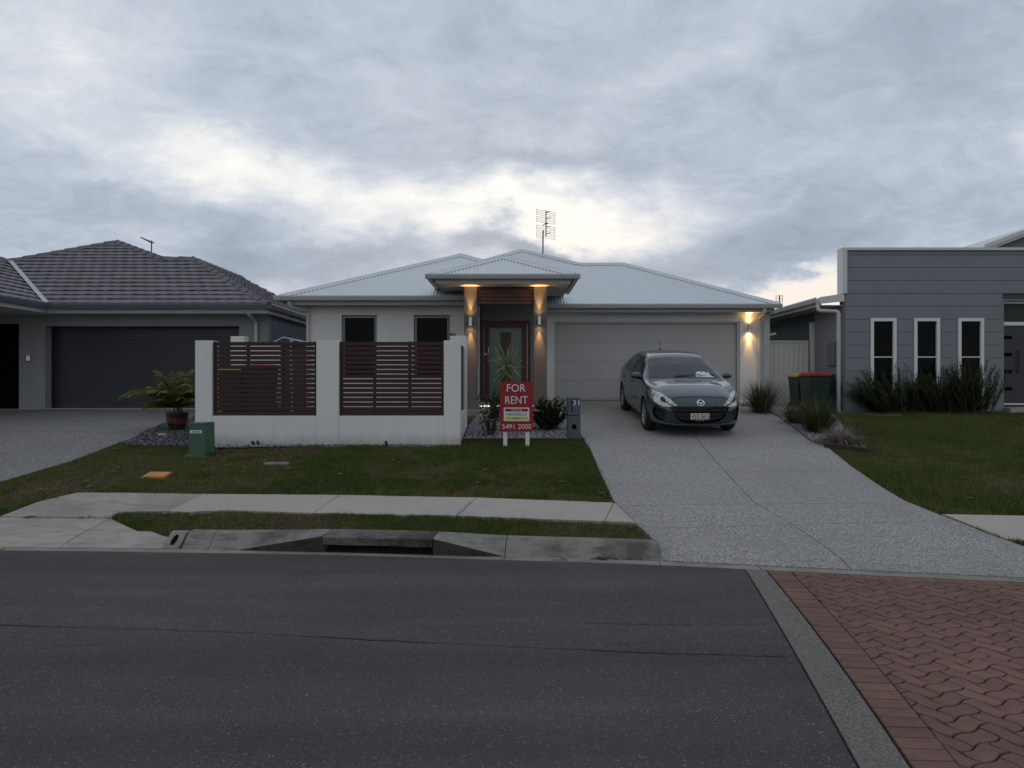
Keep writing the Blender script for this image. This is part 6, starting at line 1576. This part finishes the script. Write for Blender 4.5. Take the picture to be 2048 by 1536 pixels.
# electrical pillar
EYp = 11.05; ex0, ex1 = xs(376, EYp), xs(408, EYp); zg = g(-5, EYp) - .03; eb = thing('electrical_pillar', 'tapered green electricity pillar with a small white label beside the courtyard wall', 'utility box', ((ex0+ex1)/2, EYp, zg)); w = ex1 - ex0
def taper(x0, x1, y0, y1, z0, z1, t): return [(x0,y0,z0),(x1,y0,z0),(x1,y1,z0),(x0,y1,z0),(x0+t,y0+t,z1),(x1-t,y0+t,z1),(x1-t,y1-t,z1),(x0+t,y1-t,z1)]
BF = [(0,3,2,1),(4,5,6,7),(0,1,5,4),(1,2,6,5),(2,3,7,6),(3,0,4,7)]
zt0 = zs(846, EYp)
rawmesh('cabinet', taper(ex0+.008, ex1+.022, EYp, EYp+.36, zg+.06, zt0-.02, .008), BF, 'elec', eb); rawmesh('lid', taper(ex0+.012, ex1+.018, EYp-.0, EYp+.355, zt0-.018, zt0, .006), BF, 'elec', eb); rawmesh('plinth', taper(ex0-.055, ex1+.03, EYp-.035, EYp+.39, zg-.1, zg+.058, .018), BF, 'elec', eb)
lb = box('label_plate', 'sign_white', eb, xs(380, EYp), xs(403.5, EYp), EYp-.001, EYp+.004, zs(866.5, EYp), zs(860.5, EYp), 0)
text_xz('label_lettering', 'ENERGEX', 'sign_blue', lb, xs(392, EYp), EYp-.003, zs(863.5, EYp), .022, .125)
# valve covers in the lawn
def cover(name, label, cat, px, mat, h=.02):
    P = gps(px); c = (sum(p[0] for p in P)/4, sum(p[1] for p in P)/4); t = thing(name, label, cat, (c[0], c[1], g(*c))); 
    V = [(x, y, g(x, y)-.05) for x, y in P] + [(x, y, g(x, y)+h) for x, y in P]; rawmesh('lid', V, BF, mat, t); fr_ = [(c[0] + (x-c[0])*1.07, c[1] + (y-c[1])*1.07) for x, y in P]
    V = [(x, y, g(x, y)-.06) for x, y in fr_] + [(x, y, g(x, y)+h-.008) for x, y in fr_]; rawmesh('surround', V, BF, 'kerb' if mat != 'orange' else 'orange', t)
cover('cable_pit_cover', 'flat orange pit cover set in the lawn near the green pillar', 'pit cover', [(284,955.5),(326,956),(343,946.5),(301,946)], 'orange')
cover('concrete_pit_cover', 'small weathered concrete pit cover in the lawn below the left slat screen', 'pit cover', [(527,930),(575,930),(578,925.5),(531,925.5)], 'kerb', .012)
t_ = gp(324, 872.5); tt = thing('plastic_cap', 'small pale round cap lying in the dark river pebbles', 'cap', (t_[0], t_[1], g(*t_))); MB().lathe([(.0, .05), (.075, .05), (.08, .03), (.08, -.02)], (t_[0], t_[1], g(*t_)), 20).build('disc', 'path', tt)
# bins
def bin_(x, y, lid, label, rot=0, sc=.88):
    z = g(x, y); t = thing('wheelie_bin', label, 'bin', (x, y, z), 'wheelie bins'); t.rotation_euler = (0, 0, rot); t.scale = (sc, sc, sc)
    V = [(-.23,-.26,.10),(.23,-.26,.10),(.23,.22,.02),(-.23,.22,.02),(-.275,-.355,.96),(.275,-.355,.96),(.275,.33,.96),(-.275,.33,.96)]; rawmesh('body', V, BF, 'bin_green', t, local=True)
    MB().bbox(-.295, .295, -.375, .345, .945, .985, .012).build('rim', 'bin_green', t, local=True)
    lv = MB(); n = 7; prof = [(-.30, .99), (-.29, 1.015), (-.2, 1.035), (0, 1.045), (.2, 1.035), (.29, 1.015), (.30, .99)]
    A = [(x_, -.385 if abs(x_) < .3 else -.37, z_ - .005) for x_, z_ in prof] + [(x_, -.33, z_ + .006) for x_, z_ in prof] + [(x_, .26, z_ + .03) for x_, z_ in prof] + [(x_, .34, z_ + .0) for x_, z_ in prof] + [(x_*1.0, -.385, .972) for x_, z_ in prof]
    Fc = [(r*n+i, r*n+i+1, (r+1)*n+i+1, (r+1)*n+i) for r in range(3) for i in range(n-1)] + [(4*n+i, 4*n+i+1, i+1, i) for i in range(n-1)]
    lv.add(A, Fc).box(-.30, -.296, -.38, .33, .97, 1.0).box(.296, .30, -.38, .33, .97, 1.0).build('lid', lid, t, local=True)
    for sx in (-.26, .235): MB().lathe([(.0, 0), (.10, 0), (.105, .02), (.10, .045), (0, .045)], (sx - .01, .24, .105), 18, 'x').build('wheel', 'black', t, local=True)
    MB().tube([(-.24, .36, 1.0), (.24, .36, 1.0)], .015, 8).tube([(-.24, .36, 1.0), (-.24, .30, .95)], .015).tube([(.24, .36, 1.0), (.24, .30, .95)], .015).build('handle', 'bin_green', t, local=True)
bin_(7.07, 16.6, 'bin_red', 'dark green wheelie bin with red lid beside the side gate', 0)
bin_(7.10, 17.40, 'bin_yellow', 'dark green wheelie bin with yellow lid tucked behind the red-lidded one by the gate', .06, .80)
bin_(7.60, 17.50, 'black', 'dark wheelie bin with black lid behind the red-lidded one next to the downpipe', -.04, .84)
bin_(-6.24, 15.9, 'bin_yellow', 'wheelie bin with yellow-orange lid glimpsed through the left slat screen', 0, 1.0)
bin_(-5.63, 15.95, 'bin_red', 'wheelie bin with red lid glimpsed through the left slat screen', 0, 1.0)
# ================================================================== plants
def lomandra(px, py, hgt, spread, n, label, mat='leaf_loma', droop=1.0, seed=1, tb=.45):
    x, y = gp(px, py); z = g(x, y); t = thing('strappy_grass_clump', label, 'plant', (x, y, z)); r = np.random.default_rng(seed); Rb = Ribbons()
    for k in range(n):
        a = r.uniform(0, 6.28); rr = abs(r.normal(0, .09)); el = r.uniform(.15, 1.0)
        d = (math.cos(a)*el*spread/hgt, math.sin(a)*el*spread/hgt, 1.0); L = hgt*r.uniform(.55, 1.2)*math.hypot(1, el*.5)
        Rb.leaf((x + math.cos(a)*rr, y + math.sin(a)*rr, z - .02), d, (0, 0, 1), L, r.uniform(.009, .016), r.uniform(.25, 1.1)*droop, float(np.clip(r.normal(tb, .22) + (.3 if r.uniform() < .08 else 0), 0, 1)), 5, .0)
    Rb.build('leaves', mat, t)
lomandra(1523, 826, .72, .55, 800, 'strappy green grass clump beside the right edge of the garage door', seed=1, tb=.42)
lomandra(1592, 848, .52, .42, 480, 'small strappy grass clump between the gate and the driveway', seed=2)
lomandra(1636, 866, .70, .58, 850, 'strappy green grass clump in front of the red-lidded bin', seed=3)
lomandra(1682, 889, .44, .62, 900, 'dead drooping grey-brown grass clump at the sleeper corner', 'leaf_dry', 2.0, 4, .6)
lomandra(1712, 870, .16, .20, 60, 'tiny green grass tuft behind the dead drooping clump', seed=5)
lomandra(1487, 812, .16, .2, 80, 'little dry tuft at the garage wall foot by the car', 'leaf_dry', 1.5, 8, .6)
def sprig_shrub(name, label, px, py, shoots, mat, seed, nl=70, ll=.045, lw=.010, lean=(0, 0), spread=.8, hgt=.9, tb=.35, stem_r=.007, cat='shrub', z0=.02, spr_y=.7, bs=.05):
    x, y = gp(px, py); z = g(x, y); t = thing(name, label, cat, (x, y, z)); r = np.random.default_rng(seed); Rb = Ribbons(); st = MB()
    for k in range(shoots):
        a = r.uniform(0, 6.28); e = r.uniform(.0, 1)**.7; p = Vector((x + r.normal(0, bs), y + r.normal(0, min(bs, .08)), z - z0)); d = Vector((math.cos(a)*e*spread + lean[0], math.sin(a)*e*spread*spr_y + lean[1], 1.0)).normalized()
        L = hgt*r.uniform(.55, 1.12); n = 8; P = [p.copy()]
        for i in range(n):
            d = (d + Vector((r.normal(0, .07), r.normal(0, .07), r.normal(.03, .06)))).normalized(); p = p + d*L/n; P.append(p.copy())
            if i >= 1:
                for q in range(int(nl/n)):
                    f = r.uniform(0, 1); c = P[-2].lerp(P[-1], f); b = r.uniform(0, 6.28); o = d.orthogonal().normalized(); o2 = d.cross(o); ld = d*r.uniform(.4, 1.1) + (o*math.cos(b) + o2*math.sin(b))*.9
                    Rb.leaf(c, ld, (0.1, .2, 1), ll*r.uniform(.6, 1.25)*(1 - .3*i/n), lw*r.uniform(.7, 1.2), r.uniform(-.1, .3), float(np.clip(r.normal(tb + .15*i/n, .18), 0, 1)), 2, 1.0)
        if k < 60: st.tube(P[::2], stem_r, 4, r1=.003)
    st.build('stems', 'bark', t); Rb.build('foliage', mat, t)
sprig_shrub('feathery_shrub', 'dark feathery shrub leaning left below the leftmost narrow window', 1788, 826, 125, 'leaf_dark', 21, 170, .085, .013, (-.95, -.05), 1.35, 1.20, .40, bs=.24)
sprig_shrub('feathery_shrub', 'dark feathery shrub with upright tips below the middle narrow window', 1874, 826, 105, 'leaf_dark', 22, 170, .085, .013, (-.15, 0), 1.15, 1.02, .46, bs=.22)
sprig_shrub('feathery_shrub', 'dark bushy feathery shrub below the rightmost narrow window beside the entry', 1942, 828, 120, 'leaf_dark', 23, 170, .085, .013, (.0, 0), .95, 1.18, .45, bs=.20)
sprig_shrub('feathery_shrub', 'wispy low shrub in the gap between the two left-hand feathery shrubs', 1832, 825, 40, 'leaf_dark', 24, 90, .06, .008, (0, .1), .4, .8, .55)
lomandra(1822, 830, .18, .3, 120, 'short bright grass tuft between the shrubs at the weatherboard wall', seed=9, tb=.5)
sprig_shrub('leafy_bush', 'rounded dark green leafy bush between the sign and the letterbox', 1096, 862, 70, 'leaf_dark', 31, 60, .080, .052, (.05, 0), 1.25, .60, .38, z0=.0)
sprig_shrub('leafy_bush', 'thin straggly green bush left of the red sign in the pebble bed', 980, 874, 15, 'leaf_dark', 32, 34, .07, .038, (.02, 0), .42, .85, .5)
sprig_shrub('leafy_bush', 'small dark leafy plant by the porch step under the spiky plant', 988, 840, 16, 'leaf_dark', 33, 70, .06, .04, (.1, 0), .6, .62, .3)
def tiny_flower(px, py, Y):
    t = thing('flower_cluster', 'small pale pink flowers on the leafy bush right of the sign', 'flowers', at(px, py, Y)); Rb = Ribbons(); r = np.random.default_rng(3); c = at(px, py, Y)
    for k in range(26): a = r.uniform(0, 6.28); Rb.leaf((c[0] + r.normal(0, .035), c[1] + r.normal(0, .02), c[2] + r.normal(0, .015)), (math.cos(a), math.sin(a), .6), (0, 0, 1), .03, .022, .3, .5, 2, 1.0)
    M['petal'] = leafmat('pale_petal', [(0, (.5, .38, .32)), (1, (.7, .55, .5))]); Rb.build('petals', 'petal', t)
tiny_flower(1074, 821, 12.6)
# spiky plant behind the sign
cx_, cy_ = xs(1012, 13.3), 13.3; cz_ = zs(738, 13.3); t = thing('spiky_cordyline', 'spiky sword-leaved plant on a bare stem behind the FOR RENT sign', 'plant', (cx_, cy_, g(cx_, cy_))); r = np.random.default_rng(41)
MB().tube([(cx_, cy_, g(cx_, cy_)-.05), (cx_+.02, cy_, 1.2), (cx_-.01, cy_, cz_-.02)], .035, 8, r1=.022).build('stem', 'bark', t)
for k in range(54):
    a = k*2.399; e = -.65 + 2.1*((k*.7548777) % 1); Rb = Ribbons(); d = (math.cos(a)*math.cos(e), math.sin(a)*math.cos(e), math.sin(e)); Rb.leaf((cx_, cy_, cz_ + r.uniform(-.10, .12)), d, (.1*math.sin(k), -1, .35), r.uniform(.30, .44)*(1.12 if e > .9 else 1), .040, .28, float(np.clip(r.normal(.40, .16), 0, 1)) + (.4 if k % 11 == 0 else 0), 5, .0); Rb.build('leaf', 'leaf_yucca', t)
# potted palm
px_, py2 = xs(354, 13.5), 13.5; zp = g(px_, py2) + .0; t = thing('potted_palm', 'bushy golden-green palm in a dark glazed pot by the charcoal garage door', 'potted plant', (px_, py2, zp)); s_ = 13.5/F
pot = MB().lathe([(.0, 0), (.125, 0), (.13, .02), (.165, .12), (.188, .21), (.198, .30), (.208, .33), (.215, .345), (.205, .355), (.185, .35), (.18, .30)], (px_, py2, zp), 32).build('pot', 'pot', t, smooth=True)
MB().lathe([(.1725, .135), (.194, .21), (.197, .235), (.1975, .24)], (px_, py2, zp), 32).build('glaze_band', 'pot_band', pot, smooth=True); MB().lathe([(0, .32), (.19, .315)], (px_, py2, zp), 20).build('potting_soil', 'soil', pot)
r = np.random.default_rng(51); zc = zp + .33
fr_dirs = [(-1.25, 0, .9, 1.25), (-.95, -.2, .75, 1.0), (-.75, .3, .25, .75), (-.35, .1, 1.3, .95), (-.1, -.2, 1.5, .85), (.15, .2, 1.4, .9), (.6, 0, 1.1, .85), (.75, .3, .75, .75), (.5, -.4, 1.0, .7), (-.6, -.5, 1.0, .8), (-.2, -.6, .9, .7), (.3, .5, 1.0, .8), (-.5, .5, 1.2, .9), (.35, -.55, .6, .6), (-.75, -.35, .35, .65), (0, .1, 1.7, .8), (.7, -.1, .45, .6), (-.35, -.55, .5, .6), (-.6, .15, .65, .85), (.2, -.1, 1.2, .7)]
fr_dirs += [(r.uniform(-.9, .7), r.uniform(-.6, .5), r.uniform(.2, 1.2), r.uniform(.55, .85)) for _ in range(16)]
for (ax, ay, az_, L) in fr_dirs:
    Rb = Ribbons(); p = Vector((px_ + r.normal(0, .05), py2 + r.normal(0, .05), zc)); d = Vector((ax*.80, ay*.8, az_*1.15 + .95)).normalized(); P = [p.copy()]; n = 14
    for i in range(n):
        d = (d + Vector((0, 0, -.125 - .06*i/n))).normalized(); p = p + d*L/n; P.append(p.copy())
        if i > 2:
            side = d.cross(Vector((0, 0, 1))).normalized()
            for sgn in (-1, 1):
                for q in range(3):
                    c = P[-2].lerp(P[-1], q/3); ll = .27*math.sin(math.pi*(.18 + .78*i/n))*r.uniform(.8, 1.1)
                    Rb.leaf(c, d*.75 + side*sgn*.85 + Vector((0, 0, .12)), (.1, -.8, .6), ll*1.15, .020, r.uniform(.6, 1.3), float(np.clip(r.normal(.35, .2), 0, 1)) + (.3 if i > 11 else 0), 3, 1.0)
    for i in range(n): Rb.leaf(P[i], P[i+1]-P[i], (0, 0, 1), L/n*1.1, .012, 0, .8, 1, 1.0)
    Rb.build('frond', 'leaf_palm', t)
st = MB()
for k in range(9): a = r.uniform(0, 6.28); st.tube([(px_ + .08*math.cos(a), py2 + .08*math.sin(a), zp+.28), (px_ + .11*math.cos(a), py2 + .1*math.sin(a), zp+.58)], .011, 6)
st.build('canes', 'bark', t)
# fallen bits: hose in the neighbour lawn, leaves in the gutter, road crack
P = [gp(px, py) for px, py in ((1660,830),(1690,829),(1713,828),(1735,833),(1770,835),(1803,833))]; t = thing('garden_hose', 'thin brown hose lying in the grass before the weatherboard wall', 'hose', (*P[2], g(*P[2]))); MB().tube([(x, y, g(x, y) + .035) for x, y in P], .013, 6).build('hose_tube', 'hose', t)
M['dead_leaf'] = leafmat('dead_leaf', [(0, (.14, .045, .03)), (1, (.26, .14, .08))], .8)
for k, (px, py, n, lab) in enumerate(((1205,1119,9,'small pile of red-brown dead leaves in the gutter right of the storm drain'),(1252,1119,4,'few dark dead leaves lying in the gutter close to the driveway'),(1129,1121,3,'tiny brown leaf scrap in the gutter midway to the driveway'),(950,1110,4,'red-brown leaf scraps at the end of the storm drain ramp'))):
    x, y = road_pt(px, py); r = np.random.default_rng(60+k); Rb = Ribbons(); t = thing('dead_leaves', lab, 'leaves', (x, y, .01))
    for q in range(n*2): a = r.uniform(0, 6.28); Rb.leaf((x + r.normal(0, .05), y + r.normal(0, .015), .008 + r.uniform(0, .012)), (math.cos(a), math.sin(a), .25), (0, 0, 1), .05, .026, .3, float(r.uniform(0, 1)), 3, 1.0)
    Rb.build('leaf_litter', 'dead_leaf', t)
r = np.random.default_rng(70); Rb = Ribbons()
for k in range(120):
    x, y = r.uniform(-5, 1.5), r.uniform(7.8, 11.8)
    if any(pip(e, np.array([x]), np.array([y]))[0] for e in EX): continue
    a = r.uniform(0, 6.28); Rb.leaf((x, y, g(x, y) + .03), (math.cos(a), math.sin(a), .1), (0, 0, 1), .05, .02, .2, float(r.uniform(.4, 1)), 2, 1.0)
o = Rb.build('scattered_leaf_litter', 'leaf_dry', None, 'stuff')
def crack(pts, w, name='road_crack', seed=1):
    r = np.random.default_rng(seed); Q = []
    for i in range(len(pts)-1):
        n = max(2, int(math.hypot(pts[i+1][0]-pts[i][0], pts[i+1][1]-pts[i][1])/.035))
        for k in range(n): t = k/n; Q.append((pts[i][0]*(1-t)+pts[i+1][0]*t + r.normal(0, .004), pts[i][1]*(1-t)+pts[i+1][1]*t + r.normal(0, .006)))
    V = []
    for k, (x, y) in enumerate(Q): ww = w*max(.5, .6 + .9*math.sin(k*.13)*math.sin(k*.031) + r.uniform(-.4, .5)); V += [(x, y - ww/2, .0035), (x, y + ww/2, .0035)]
    o = rawmesh(name, V, [(2*i, 2*i+2, 2*i+3, 2*i+1) for i in range(len(Q)-1)], 'seal'); o['kind'] = 'structure'
crack([road_pt(*p) for p in ((-600,1236),(0,1250),(200,1256),(500,1266),(800,1283),(1100,1297),(1350,1308),(1585,1314))], .011)
crack([road_pt(*p) for p in ((1170,1246),(1330,1250),(1440,1252),(1545,1248))], .008, seed=2); crack([road_pt(*p) for p in ((60,1298),(180,1290),(230,1286))], .006, seed=3); crack([road_pt(*p) for p in ((1210,1289),(1275,1292))], .006, seed=4)
# small worn yellow paint dab on the gutter at far left
x, y = -4.98, float(lip(-4.98)) + .06; P = [(x-.25, y-.045), (x+.07, y-.045), (x+.05, y+.045), (x-.25, y+.045)]; M['paint_yellow'] = pm('worn_yellow_paint', (.38, .22, .03), .8, nscale=30, var=.4); o = rawmesh('gutter_marking', [(a, b, .0085) for a, b in P], [(0, 1, 2, 3)], 'paint_yellow'); o['kind'] = 'structure'
print('objects', len(bpy.data.objects), 'tris ~', sum(len(o.data.polygons) for o in bpy.data.objects if o.type == 'MESH'))
